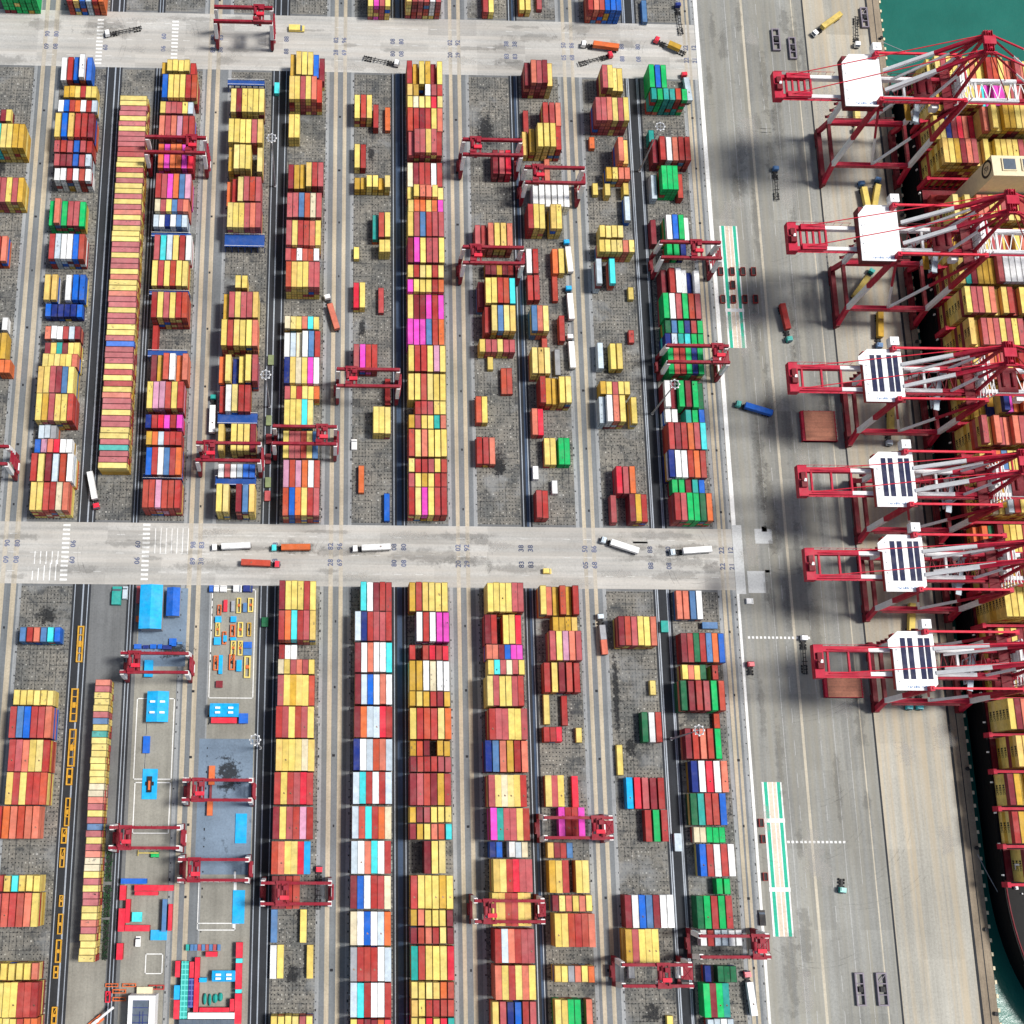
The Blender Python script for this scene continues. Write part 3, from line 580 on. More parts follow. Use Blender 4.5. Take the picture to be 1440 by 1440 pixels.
def ground_mat(name,base,var=.25,streak=None,sscale=.35,stain=.0,rough=.9,big=.03,joints=None,tint=None):
    """weathered paving: broad patches, fine grain, tyre streaks along X or Y, oil stains, slab joints"""
    m,nt,b=new_mat(name); p=geo_pos(nt)
    c=tuple(base)
    d=tuple(v*(1-var) for v in c); l=tuple(min(1,v*(1+var*.8)) for v in c)
    col=mixc(nt,ramp(nt,noise(nt,p,big,5,.65),[(.32,0.),(.68,1.)]),d,l)
    g=ramp(nt,noise(nt,p,1.1,7,.85),[(.25,.55),(.5,1.),(.75,1.35)])
    col=mixc(nt,.75,col,g,'MULTIPLY')
    if streak:
        st=(.02,1,1) if streak=='X' else (1,.02,1)
        s=ramp(nt,noise(nt,p,sscale,6,.7,st),[(.28,.70),(.5,1.),(.72,1.22)])
        col=mixc(nt,.8,col,s,'MULTIPLY')
        if tint:
            t=ramp(nt,noise(nt,p,sscale*.7,4,.6,st,31),[(.42,0.),(.62,1.)])
            col=mixc(nt,math_(nt,'MULTIPLY',t,.55),col,tint)
    if joints:
        sx=nd(nt,'ShaderNodeSeparateXYZ'); lk(nt,p,sx.inputs[0])
        cell=nd(nt,'ShaderNodeTexWhiteNoise',noise_dimensions='2D'); cb=nd(nt,'ShaderNodeCombineXYZ')
        for i,(ax,w) in enumerate(zip('XY',joints)):
            f=math_(nt,'DIVIDE',sx.outputs[ax],w); lk(nt,math_(nt,'FLOOR',f),cb.inputs[i])
        lk(nt,cb.outputs[0],cell.inputs['Vector'])
        col=mixc(nt,.55,col,ramp(nt,cell.outputs['Value'],[(0,.74),(1,1.16)]),'MULTIPLY')
    if stain:
        s=ramp(nt,noise(nt,p,.085,6,.7,None,77),[(.60,0.),(.70,1.)])
        col=mixc(nt,math_(nt,'MULTIPLY',s,stain),col,tuple(v*.22 for v in c))
    lk(nt,col,b.inputs['Base Color']); b.inputs['Roughness'].default_value=rough
    bp=nd(nt,'ShaderNodeBump'); bp.inputs['Strength'].default_value=.25; bp.inputs['Distance'].default_value=.05
    lk(nt,noise(nt,p,2.5,4),bp.inputs['Height']); lk(nt,bp.outputs[0],b.inputs['Normal'])
    return m
def pad_mat():
    """empty stacking pad: rubble brown paving, dotted grid of corner plinths, dirt and oil"""
    m,nt,b=new_mat('stacking_pad'); p=geo_pos(nt)
    col=mixc(nt,ramp(nt,noise(nt,p,.06,5,.7),[(.35,0.),(.65,1.)]),(.12,.122,.115),(.25,.232,.195))
    col=mixc(nt,.85,col,ramp(nt,noise(nt,p,.8,6,.8),[(.3,.35),(.7,1.5)]),'MULTIPLY')
    sx=nd(nt,'ShaderNodeSeparateXYZ'); lk(nt,p,sx.inputs[0])
    def line(ax,per,w):
        f=math_(nt,'FRACT',math_(nt,'DIVIDE',sx.outputs[ax],per)); return math_(nt,'LESS_THAN',f,w)
    def cellv(per,seed):
        cb=nd(nt,'ShaderNodeCombineXYZ')
        lk(nt,math_(nt,'FLOOR',math_(nt,'DIVIDE',sx.outputs['X'],per[0])),cb.inputs[0]); lk(nt,math_(nt,'FLOOR',math_(nt,'DIVIDE',sx.outputs['Y'],per[1])),cb.inputs[1]); cb.inputs[2].default_value=seed
        w=nd(nt,'ShaderNodeTexWhiteNoise',noise_dimensions='3D'); lk(nt,cb.outputs[0],w.inputs['Vector']); return w.outputs['Value']
    dots=math_(nt,'MULTIPLY',line('X',2.75,.22),line('Y',3.25,.17))
    v=cellv((2.75,3.25),1.)
    col=mixc(nt,math_(nt,'MULTIPLY',dots,math_(nt,'GREATER_THAN',v,.62)),col,(.46,.45,.41))
    col=mixc(nt,math_(nt,'MULTIPLY',dots,math_(nt,'LESS_THAN',v,.34)),col,(.015,.015,.016))
    sl=math_(nt,'MULTIPLY',line('X',1.375,.34),line('Y',1.625,.30)); vv=cellv((1.375,1.625),9.)
    zo=ramp(nt,noise(nt,p,.06,3,.6,None,63),[(.34,.22),(.56,.85)])
    col=mixc(nt,math_(nt,'MULTIPLY',sl,math_(nt,'LESS_THAN',vv,zo)),col,(.020,.021,.022))
    col=mixc(nt,math_(nt,'MULTIPLY',math_(nt,'MULTIPLY',sl,math_(nt,'GREATER_THAN',vv,.88)),.8),col,(.46,.45,.40))
    bl=ramp(nt,noise(nt,p,.42,5,.8,None,23),[(.55,0.),(.61,1.)])
    ln=math_(nt,'MAXIMUM',math_(nt,'MULTIPLY',line('X',2.75,.10),math_(nt,'LESS_THAN',cellv((2.75,6.5),3.),.55)),math_(nt,'MULTIPLY',line('Y',6.5,.045),math_(nt,'LESS_THAN',cellv((2.75,6.5),4.),.6)))
    col=mixc(nt,math_(nt,'MULTIPLY',ln,.7),col,(.035,.036,.036))
    wh=ramp(nt,noise(nt,p,.75,3,.7,None,91),[(.68,0.),(.73,1.)])
    col=mixc(nt,math_(nt,'MULTIPLY',wh,.5),col,(.40,.39,.36))
    zone=ramp(nt,noise(nt,p,.05,3,.6,None,41),[(.40,.05),(.54,1.)])
    col=mixc(nt,math_(nt,'MULTIPLY',math_(nt,'MULTIPLY',bl,zone),.9),col,(.020,.022,.025))
    d2=math_(nt,'MULTIPLY',line('X',1.375,.3),line('Y',6.5,.07))
    col=mixc(nt,math_(nt,'MULTIPLY',d2,math_(nt,'GREATER_THAN',cellv((1.375,6.5),5.),.5)),col,(.022,.022,.022))
    s=ramp(nt,noise(nt,p,.10,7,.75,None,13),[(.52,0.),(.64,1.)])
    col=mixc(nt,math_(nt,'MULTIPLY',s,.8),col,(.040,.044,.048))
    s2=ramp(nt,noise(nt,p,.05,4,.6,None,57),[(.56,0.),(.66,1.)])
    col=mixc(nt,math_(nt,'MULTIPLY',s2,.5),col,(.27,.28,.28))
    lk(nt,col,b.inputs['Base Color']); b.inputs['Roughness'].default_value=.95
    return m
def wear(nt,base_out,p,amt=.35,sc=.35):
    n1=ramp(nt,noise(nt,p,sc,5,.7),[(.3,1-amt),(.7,1+amt*.35)])
    c=mixc(nt,1.,base_out,n1,'MULTIPLY')
    dirt=ramp(nt,noise(nt,p,.9,6,.8,None,9),[(.58,0.),(.74,1.)])
    c=mixc(nt,math_(nt,'MULTIPLY',dirt,.38),c,(.13,.075,.05))
    fade=ramp(nt,noise(nt,p,.17,4,.7,None,37),[(.45,0.),(.75,1.)])
    return mixc(nt,math_(nt,'MULTIPLY',fade,.07),c,(.72,.66,.58))
def box_paint(name,source):
    m,nt,b=new_mat(name); p=geo_pos(nt)
    if source=='attr':
        a=nd(nt,'ShaderNodeAttribute'); a.attribute_name='Col'; c=a.outputs['Color']
    else:
        a=nd(nt,'ShaderNodeObjectInfo'); c=a.outputs['Color']
    c=wear(nt,c,p,.30,.30)
    lk(nt,c,b.inputs['Base Color']); b.inputs['Roughness'].default_value=.7
    b.inputs['Specular IOR Level'].default_value=.25
    return m
_pm={}
def paint(key,rough=.5,metal=0.,amt=.25):
    if (key,rough) in _pm: return _pm[(key,rough)]
    m,nt,b=new_mat('paint_'+WORD.get(key,key)); p=geo_pos(nt)
    rgb=nd(nt,'ShaderNodeRGB'); rgb.outputs[0].default_value=tuple(COL[key])+(1,)
    lk(nt,wear(nt,rgb.outputs[0],p,amt,.5),b.inputs['Base Color']); b.inputs['Roughness'].default_value=max(rough,.6); b.inputs['Specular IOR Level'].default_value=.2; b.inputs['Metallic'].default_value=metal
    _pm[(key,rough)]=m; return m
# ------------------------------------------------------------------ mesh helpers
class MB:
    def __init__(s): s.v=[];s.f=[];s.m=[]
    def face(s,pts,mi=0):
        n=len(s.v); s.v+= [tuple(p) for p in pts]; s.f.append(tuple(range(n,n+len(pts)))); s.m.append(mi)
    def box(s,x0,y0,z0,x1,y1,z1,mi=0,top=None,bottom=True):
        n=len(s.v)
        s.v+=[(x0,y0,z0),(x1,y0,z0),(x1,y1,z0),(x0,y1,z0),(x0,y0,z1),(x1,y0,z1),(x1,y1,z1),(x0,y1,z1)]
        F=[(0,1,5,4),(1,2,6,5),(2,3,7,6),(3,0,4,7)]
        s.f+=[tuple(n+i for i in q) for q in F]; s.m+=[mi]*4
        s.f.append((n+4,n+5,n+6,n+7)); s.m.append(mi if top is None else top)
        if bottom: s.f.append((n+3,n+2,n+1,n)); s.m.append(mi)
    def beam(s,p,q,w,h=None,mi=0):
        p=Vector(p);q=Vector(q);h=h or w
        d=(q-p).normalized(); up=Vector((0,0,1)) if abs(d.z)<.95 else Vector((1,0,0))
        a=d.cross(up).normalized()*(w/2); b=a.cross(d).normalized()*(h/2)
        n=len(s.v)
        for e in (p,q):
            for u,w_ in ((-1,-1),(1,-1),(1,1),(-1,1)): s.v.append(tuple(e+a*u+b*w_))
        for q_ in [(0,1,5,4),(1,2,6,5),(2,3,7,6),(3,0,4,7),(4,5,6,7),(3,2,1,0)]: s.f.append(tuple(n+i for i in q_)); s.m.append(mi)
    def cyl(s,c,r,h,n=12,axis='Z',mi=0,r2=None):
        r2=r if r2 is None else r2
        k=len(s.v); cx,cy,cz=c
        for j,(rr,t) in enumerate(((r,0),(r2,h))):
            for i in range(n):
                a=2*math.pi*i/n; u,v=rr*math.cos(a),rr*math.sin(a)
                s.v.append((cx+u,cy+v,cz+t) if axis=='Z' else ((cx+t,cy+u,cz+v) if axis=='X' else (cx+u,cy+t,cz+v)))
        for i in range(n): s.f.append((k+i,k+(i+1)%n,k+n+(i+1)%n,k+n+i)); s.m.append(mi)
        s.f.append(tuple(k+n+i for i in range(n))); s.m.append(mi); s.f.append(tuple(k+n-1-i for i in range(n))); s.m.append(mi)
    def mesh(s,name,mats):
        me=bpy.data.meshes.new(name); me.from_pydata(s.v,[],s.f)
        for m in mats: me.materials.append(m)
        if len(mats)>1: me.polygons.foreach_set('material_index',s.m)
        me.update(); return me
    def build(s,name,mats,parent=None,loc=(0,0,0)):
        if not isinstance(mats,(list,tuple)): mats=[mats]
        o=bpy.data.objects.new(name,s.mesh(name,mats)); coll.objects.link(o); o.location=loc
        if parent: o.parent=parent
        return o
def tag(o,label,cat,group=None):
    o['label']=label;o['category']=cat
    if group: o['group']=group
    return o
def thing(name,label,cat,loc=(0,0,0),rz=0,group=None):
    o=bpy.data.objects.new(name,None); coll.objects.link(o); o.location=loc; o.rotation_euler=(0,0,rz); o.empty_display_size=.5
    return tag(o,label,cat,group)
def copy_tree(o,parent=None):
    c=o.copy(); coll.objects.link(c); c.parent=parent
    for ch in o.children: copy_tree(ch,c)
    return c
def struct(name,mb,mats):
    o=mb.build(name,mats); o['kind']='structure'; return o
def rects(name,mat,items,z,step=0):
    mb=MB()
    for x0,y0,x1,y1 in items: mb.face([(x0,y0,z),(x1,y0,z),(x1,y1,z),(x0,y1,z)])
    return struct(name,mb,mat)
# ------------------------------------------------------------------ world, sun, camera
SUN=Vector((.46,.03,.95)).normalized()
w=bpy.data.worlds.new('World'); scn.world=w; w.use_nodes=True
nt=w.node_tree; bg=nt.nodes['Background']; sky=nt.nodes.new('ShaderNodeTexSky'); sky.sky_type='NISHITA'; sky.sun_disc=False
sky.sun_elevation=math.asin(SUN.z); sky.sun_rotation=math.atan2(SUN.x,SUN.y)
sky.air_density=1.3; sky.dust_density=3.
nt.links.new(sky.outputs[0],bg.inputs[0]); bg.inputs[1].default_value=.088
sd=bpy.data.lights.new('sun','SUN'); sd.energy=4.0; sd.angle=math.radians(10); sd.color=(1,.975,.94)
so=bpy.data.objects.new('sun',sd); coll.objects.link(so); so.rotation_euler=SUN.to_track_quat('Z','Y').to_euler(); so.location=(100,100,400)
cd=bpy.data.cameras.new('camera'); cam=bpy.data.objects.new('camera',cd); coll.objects.link(cam); scn.camera=cam
cam.location=(0,0,535); cam.rotation_euler=(.268921662,-.0328091522,.00315385435)
cd.sensor_width=36; cd.lens=36*1820.81222/1440; cd.shift_x=(720-514.869536)/1440; cd.shift_y=(689.621678-720)/1440; cd.clip_start=1; cd.clip_end=6000
scn.view_settings.view_transform='Standard'; scn.view_settings.look='None'; scn.view_settings.exposure=0
# ------------------------------------------------------------------ ground
m_ground=ground_mat('yard_asphalt',(.15,.155,.155),.2,'Y',.3,.25)
m_road=ground_mat('road_concrete',(.43,.42,.39),.20,'X',.4,.14,big=.02,joints=(23,4.6),tint=(.49,.455,.40))
m_lane=ground_mat('lane_asphalt',(.165,.178,.185),.22,'Y',.35,.0)
m_edge=ground_mat('lane_concrete',(.29,.30,.30),.22,'Y',.45,.1)
m_stripe=ground_mat('runway_concrete',(.44,.38,.28),.28,'Y',.5,.0)
m_dark=ground_mat('rail_lane_asphalt',(.024,.027,.032),.4,'Y',.4,.1)  # dark asphalt, with part of the stacks' shadow put into the colour
m_rail=ground_mat('rail_steel',(.33,.37,.42),.3,'Y',.5,.0,rough=.55)
m_apron=ground_mat('apron_concrete',(.27,.27,.247),.22,'Y',.45,.22,big=.015,joints=(9.3,31),tint=(.30,.28,.22))
m_quay=ground_mat('quay_concrete',(.38,.365,.315),.16,'Y',.45,.08,big=.02,joints=(17,42),tint=(.50,.40,.26))
m_pad=pad_mat()
m_white=ground_mat('white_line',(.78,.78,.75),.2)
m_tan=ground_mat('tan_line',(.50,.45,.35),.2)
m_blue=ground_mat('blue_mark',(.12,.14,.22),.45)
m_bluefloor=ground_mat('blue_floor',(.17,.23,.30),.3,None,.3,.75)
m_works=ground_mat('workshop_floor',(.27,.26,.22),.25,'Y',.25,.25)
m_green=ground_mat('green_line',(.03,.42,.27),.12)
m_peach=ground_mat('peach_line',(.66,.55,.43),.25)
m_manhole=ground_mat('drain_black',(.015,.016,.02),.2)
mb=MB(); mb.face([(-1600,-900,0),(265.5,-900,0),(265.5,2600,0),(-1600,2600,0)]); struct('ground',mb,m_ground)
mb=MB(); mb.box(262.9,-900,-14,265.5,2600,-.02); struct('quay_wall',mb,ground_mat('quay_face',(.17,.15,.12),.3,'Y'))
ROADS=[(105.6,132.2,'middle'),(351.5,381.5,'top')]
BLK=[(-158,-138.4),(-126.3,-105.2),(-97.5,-82.5),(-79,-60.2),(-46.6,-27.8),(-19.8,-2.2),(10.9,28.0),(34.6,52.3),(64.8,83.6),(88.4,107),(118.6,138.6),(146.2,166.2)]
STR=[(-135.4,-133.5),(-130.8,-128.6),(-57.9,-56),(-53.9,-52),(1.4,3.2),(5.7,7.4),(55.5,57.1),(59.5,61.2),(109.7,111.3),(113.5,115.1),(168,169.5),(170.3,171.5)]
SEG=[(-80,105.6),(132.2,351.5),(381.5,460)]
rects('road',m_road,[(-420,a,176 if n=='middle' else 176,b) for a,b,n in ROADS],.004)
lanes=[(-138.4,-126.3),(-60.2,-46.6),(-2.2,10.9),(52.3,64.8),(107,118.6),(166.2,174)]
rects('truck_lane',m_lane,[(a+1.5,y0,b-1.5,y1) for a,b in lanes for y0,y1 in SEG],.008)
rects('lane_edge',m_edge,[(x,y0,x+1.5,y1) for a,b in lanes for x in (a,b-1.5) for y0,y1 in SEG],.008)
dark=[(-105.2,-97.5),(-82.5,-79),(-27.8,-19.8),(28,34.6),(83.6,88.4),(138.6,146.2)]
rects('rail_lane',m_dark,[(a,y0,b,y1) for a,b in dark for y0,y1 in SEG],.008)
rects('stacking_pad',m_pad,[(a,y0+1,b,y1-1) for a,b in BLK for y0,y1 in SEG if not(y1<110 and -100<a<-28)],.012)
rects('runway_strip',m_stripe,[(a,y0,b,y1) for a,b in STR for y0,y1 in SEG],.012)
rects('runway_strip',m_stripe,[(a,y0,b,y1) for a,b in STR for y0,y1,_ in ROADS],.012).data.materials[0]=ground_mat('worn_strip',(.44,.40,.33),.15,'Y',.4)
rails=[]
for a,b in dark:
    for x in ((a+.9,a+1.25),(b-1.3,b-.95)): rails+= [(x[0],y0,x[1],y1) for y0,y1 in SEG]
for y0,y1 in SEG: rails+=[(140.2,y0,140.7,y1),(144.2,y0,144.7,y1),(-24.4,y0,-23.9,y1),(-101,y0,-100.4,y1)]
rects('crane_rail',m_rail,rails,.016)
rects('drain_channel',ground_mat('blue_channel',(.045,.075,.13),.3,'Y',.5),[(30.3,y0,32.3,y1) for y0,y1 in SEG]+[(86.0,y0,86.9,y1) for y0,y1 in SEG],.020)
rects('apron',m_apron,[(174,-600,227.5,900)],.012)
rects('quay_strip',m_quay,[(227.5,-600,258.5,900)],.012)
rects('quay_edge',ground_mat('quay_edge_stone',(.30,.24,.17),.35,'Y',.4,.3),[(259.6,-600,265.5,900)],.016)
rects('quay_rail',m_dark,[(227.1,-600,227.9,900),(258.5,-600,259.6,900),(262.2,-600,262.6,900)],.020)
rects('quay_road_line',m_white,[(174.3,134,176.1,460),(174.3,-80,175.4,104)],.020)
rects('road_end',ground_mat('pale_concrete',(.55,.56,.55),.15),[(174.2,104,178.4,134),(179.5,104.5,187,114),(184,126,191.5,132.5)],.024)
wl=[]
for x,w_,mode in ((189.4,.25,'s'),(193.6,.25,'d'),(204.6,.25,'d'),(210.5,.25,'s'),(216.5,.2,'s')):
    y=-80
    while y<520:
        L=16 if mode=='s' else 6
        if random.random()<.9: wl.append((x,y,x+w_,y+L))
        y+=16.6 if mode=='s' else 13
rects('apron_line',m_tan,[(197,-600,198.1,900),(221.8,-600,222.3,900)],.016)
rects('apron_line',ground_mat('faded_line',(.40,.40,.38),.2),wl,.018)
dots=[(x,85,x+.9,86) for x in [177.7+1.7*i for i in range(16)]]+[(x,2.2,x+1.0,3.1) for x in [187.4+1.75*i for i in range(14)]]
rects('apron_mark',m_white,dots,.022)
for y0,y1,bars in ((215.6,275.5,[233.8]),(-33.5,26.2,[11,-15.7])):
    rects('striped_bay',m_white,[(178.8,y0,187,y1)],.024)
    rects('striped_bay',m_peach,[(181.4,y0,183.0,y1),(183.4,y0,184.6,y1)],.028)
    rects('striped_bay',m_green,[(179.6,y0,181.0,y1),(185.0,y0,186.4,y1)],.028)
    rects('striped_bay',m_white,[(178.6,y-.8,187.2,y+.8) for y in bars],.032)
# crosswalks and bay lines on the roads
cw=[]
for x,y0,y1 in ((-110.8,107,131.5),(-77.2,107.5,131),(-110.6,353,377),(-75.4,353,377),(174.6,106,132)):
    y=y0
    while y<y1: cw.append((x,y,x+3.0,y+.9)); y+=1.95
for i in range(5): cw.append((-122.5+2.4*i,107,-122.1+2.4*i,111+i*1.2)); cw.append((-122+2.4*i,114,-121.6+2.4*i,119.5))
for i in range(7): cw.append((-72+2.3*i,119,-71.7+2.3*i,130))
rects('crosswalk',m_white,cw,.020)
rl=[]
for a,b,n in ROADS:
    for f in (.2,.5,.8):
        x=-160
        while x<172:
            if random.random()<.6: rl.append((x,a+(b-a)*f,x+3.2,a+(b-a)*f+.22))
            x+=9
rects('road_line',ground_mat('worn_white',(.60,.60,.57),.2),rl,.016)
# block numbers painted on the roads (two stacked characters each)
def text_mesh(txt,size,font_off=.02):
    c=bpy.data.curves.new('t','FONT'); c.body=txt; c.size=size; c.align_x='CENTER'; c.align_y='CENTER'; c.offset=font_off; c.resolution_u=2
    o=bpy.data.objects.new('t',c); coll.objects.link(o); dg=bpy.context.evaluated_depsgraph_get(); dg.update()
    me=bpy.data.meshes.new_from_object(o.evaluated_get(dg)); coll.objects.unlink(o); bpy.data.objects.remove(o); bpy.data.curves.remove(c)
    vs=[tuple(v.co) for v in me.vertices]; fs=[tuple(p.vertices) for p in me.polygons]; bpy.data.meshes.remove(me)
    return vs,fs
NUM=[(-133.6,0),(-129.4,0),(-106.1,0),(-79,0),(-55.8,0),(-52.2,0),(-21.2,0),(2.2,0),(6.1,0),(29.1,0),(33.2,0),(56.3,0),(60,0),(83.2,0),(87.2,0),(110.5,0),(114.4,0),(138.4,0),(146.2,0),(169.2,0),(173.2,0)]
mb=MB(); cache={}
codes=['90','80','06','60','98','83','88','82','96','08','80','02','92','38','38','50','86','88','80','22','12']
for (x,_),cde in zip(NUM,codes):
    for (y,k) in ((122.8,0),(115.8,1),(368.7,0),(362,1)):
        t=cde if k==0 else cde[::-1]
        if t not in cache: cache[t]=text_mesh(t,2.9,.09)
        vs,fs=cache[t]; n=len(mb.v)
        mb.v+=[(x-v[1]*1.05,y+v[0]*1.05,.024) for v in vs]; mb.f+=[tuple(n+i for i in f) for f in fs]; mb.m+=[0]*len(fs)
struct('block_number',mb,m_blue)
rs=random.Random(21)
def decal_mat(name,colour,strength,sc):
    """dirt soaked into paving: thin sheet whose cover fades out from the middle, broken up by noise"""
    m,nt,b=new_mat(name); uv=nd(nt,'ShaderNodeUVMap').outputs[0]; p=geo_pos(nt)
    v=nd(nt,'ShaderNodeVectorMath',operation='DISTANCE'); lk(nt,uv,v.inputs[0]); v.inputs[1].default_value=(.5,.5,0)
    f=ramp(nt,v.outputs['Value'],[(.05,1.),(.5,0.)])
    g=math_(nt,'ADD',f,math_(nt,'MULTIPLY',math_(nt,'SUBTRACT',noise(nt,p,sc,6,.75),.5),2.6))
    a=math_(nt,'MULTIPLY',math_(nt,'MULTIPLY',ramp(nt,g,[(.45,0.),(.72,1.)]),ramp(nt,f,[(.0,0.),(.15,1.)])),strength)
    lk(nt,a,b.inputs['Alpha']); b.inputs['Base Color'].default_value=tuple(colour)+(1,); b.inputs['Roughness'].default_value=.85
    return m
def decals(name,mat,items,z):
    mb=MB(); uvs=[]
    for k,(cx,cy,rx,ry) in enumerate(items):
        mb.face([(cx-rx,cy-ry,z+k*.0003),(cx+rx,cy-ry,z+k*.0003),(cx+rx,cy+ry,z+k*.0003),(cx-rx,cy+ry,z+k*.0003)]); uvs+=[(0,0),(1,0),(1,1),(0,1)]
    o=struct(name,mb,mat); u=o.data.uv_layers.new(name='UVMap'); u.data.foreach_set('uv',[c for q in uvs for c in q])
STAIN=[(74,160,6,9),(75,158,4,6),(123,250,4,12),(19,309,3,8),(72,322,7,14),(120.8,62,2.4,30),(126,40,4,6),(-38,28,8,12),(-62,78,12,5),(129,-62,6,6),(126,205,6,10),(-151,300,6,20),(-150,240,6,24),(-11,-48,4,7),(15,222,3,8),(-115,92,7,7)]
decals('oil_stain',decal_mat('oil_stain',(.016,.017,.019),.72,.5),STAIN,.0285)
TY=[(rs.uniform(-160,176),rs.choice((rs.uniform(108,130),rs.uniform(353,380))),rs.uniform(8,26),rs.uniform(1.5,5)) for _ in range(46)]+[(45,119,34,6),(60,117,20,4)]
TY+=[(rs.uniform(178,226),rs.uniform(-60,390),rs.uniform(2,6),rs.uniform(8,34)) for _ in range(46)]
decals('tyre_grime',decal_mat('tyre_grime',(.12,.115,.105),.20,.22),TY,.036)
PT=[(rs.uniform(178,257),rs.uniform(-60,390),rs.uniform(3,9),rs.uniform(4,20)) for _ in range(26)]+[(rs.uniform(-160,176),rs.choice((rs.uniform(108,130),rs.uniform(353,380))),rs.uniform(6,16),rs.uniform(1.5,4)) for _ in range(22)]
decals('worn_patch',decal_mat('worn_patch',(.50,.48,.44),.32,.22),PT,.066)
# turning scuffs left by tyres
mb=MB()
for i in range(48):
    if i<26: cx,cy=rs.uniform(-150,170),rs.choice((119,366)); R0=rs.uniform(9,26)
    else: cx,cy=rs.uniform(185,220),rs.uniform(-55,380); R0=rs.uniform(14,60)
    a0=rs.uniform(0,6.28); da=rs.uniform(.5,1.2)
    for off in (0,1.9):
        for t in range(10):
            q=[]
            for (rr,tt) in ((R0+off,t),(R0+off+.28,t),(R0+off+.28,t+1),(R0+off,t+1)):
                a=a0+da*tt/10; q.append((cx+rr*math.cos(a),cy+rr*math.sin(a),.085+i*.0006+(.0003 if off else 0)))
            ok=all((174<x<258) if i>=26 else (-160<x<172 and (106.5<y<131.5 or 352.5<y<380.5)) for x,y,_ in q)
            if ok: mb.face(q)
m_scuff,nt,b=new_mat('tyre_scuff'); b.inputs['Base Color'].default_value=(.09,.09,.085,1); b.inputs['Roughness'].default_value=.9
lk(nt,ramp(nt,noise(nt,geo_pos(nt),.4,4,.7),[(.4,0.),(.65,.24)]),b.inputs['Alpha'])
struct('tyre_scuff',mb,m_scuff)
# drain covers and block-edge bollard marks
dr=[]
for a,b in lanes:
    xm=(a+b)/2
    for y0,y1 in SEG:
        y=y0+7
        while y<y1-4: dr.append((xm-.45+random.uniform(-.3,.3),y,xm+.45,y+1.0)); y+=27+random.uniform(-1,1)
        for x in (a+.1,b-.6):
            y=y0+3
            while y<y1-2:
                if random.random()<.6: dr.append((x+random.uniform(-.1,.3),y,x+.5,y+random.uniform(.4,1.1)))
                y+=3.2
rects('drain_cover',m_manhole,dr,.024)
# workshop yard floors and lines
rects('workshop_ground',m_works,[(-77.5,-80,-60.5,104.5),(-47.5,-80,-27.9,104.5),(-97.4,-80,-83,-36)],.012)
rects('blue_floor',m_bluefloor,[(-77,71.5,-57.2,104.2),(-50.2,-10.5,-28.3,42.3)],.018)
def frame(x0,y0,x1,y1,t=.35): return [(x0,y0,x1,y0+t),(x0,y1-t,x1,y1),(x0,y0,x0+t,y1),(x1-t,y0,x1,y1)]
wl=frame(-76.2,26,-60.8,58.5)+frame(-75.5,5,-61,25)+frame(-72,26,-71.6,58)+frame(-48.5,-31.5,-33.5,-13)+frame(-48.6,-29,-32,-9)[:1]+frame(-68,-47.5,-61.2,-40)+frame(-47.2,58.6,-28.9,104)+frame(-34.6,-31,-33.9,-9)
rects('workshop_line',m_white,wl,.022)
# ------------------------------------------------------------------ water
m,nt,b=new_mat('harbour_water'); p=geo_pos(nt)
c=mixc(nt,ramp(nt,noise(nt,p,.02,5,.6),[(.3,0.),(.7,1.)]),(.008,.100,.076),(.016,.150,.115))
f=ramp(nt,noise(nt,p,.25,5,.6,(1,.35,1)),[(.62,0.),(.80,1.)])
c=mixc(nt,math_(nt,'MULTIPLY',f,.06),c,(.10,.28,.24))
lk(nt,c,b.inputs['Base Color']); b.inputs['Roughness'].default_value=.22; b.inputs['Specular IOR Level'].default_value=.3
bp=nd(nt,'ShaderNodeBump'); bp.inputs['Strength'].default_value=.6; bp.inputs['Distance'].default_value=.35
lk(nt,noise(nt,p,.30,6,.65,(1,.6,1)),bp.inputs['Height']); lk(nt,bp.outputs[0],b.inputs['Normal'])
mb=MB(); mb.face([(265.5,-900,-4.2),(2400,-900,-4.2),(2400,2600,-4.2),(265.5,2600,-4.2)]); struct('water',mb,m)
# fenders along the quay edge
mb=MB(); mb.box(-.25,-.7,-2.2,.6,.7,.25); mf=mb.mesh('fender',[paint('E')])
first=None
for i in range(90):
    y=-66+i*5.2
    o=bpy.data.objects.new('fender',mf); coll.objects.link(o); o.location=(265.75,y,0)
    tag(o,'small pale fender block on the quay edge beside the ship','fender','fender blocks along the quay edge')
mb=MB(); mb.cyl((0,0,0),.55,.9,10); mb.cyl((0,0,.9),.85,.3,10); mbo=mb.mesh('bollard',[paint('k')])
for i in range(15):
    o=bpy.data.objects.new('mooring_bollard',mbo); coll.objects.link(o); o.location=(264.3,-62+i*31.3,0)
    tag(o,'black mooring bollard on the quay edge','bollard','mooring bollards along the quay edge')
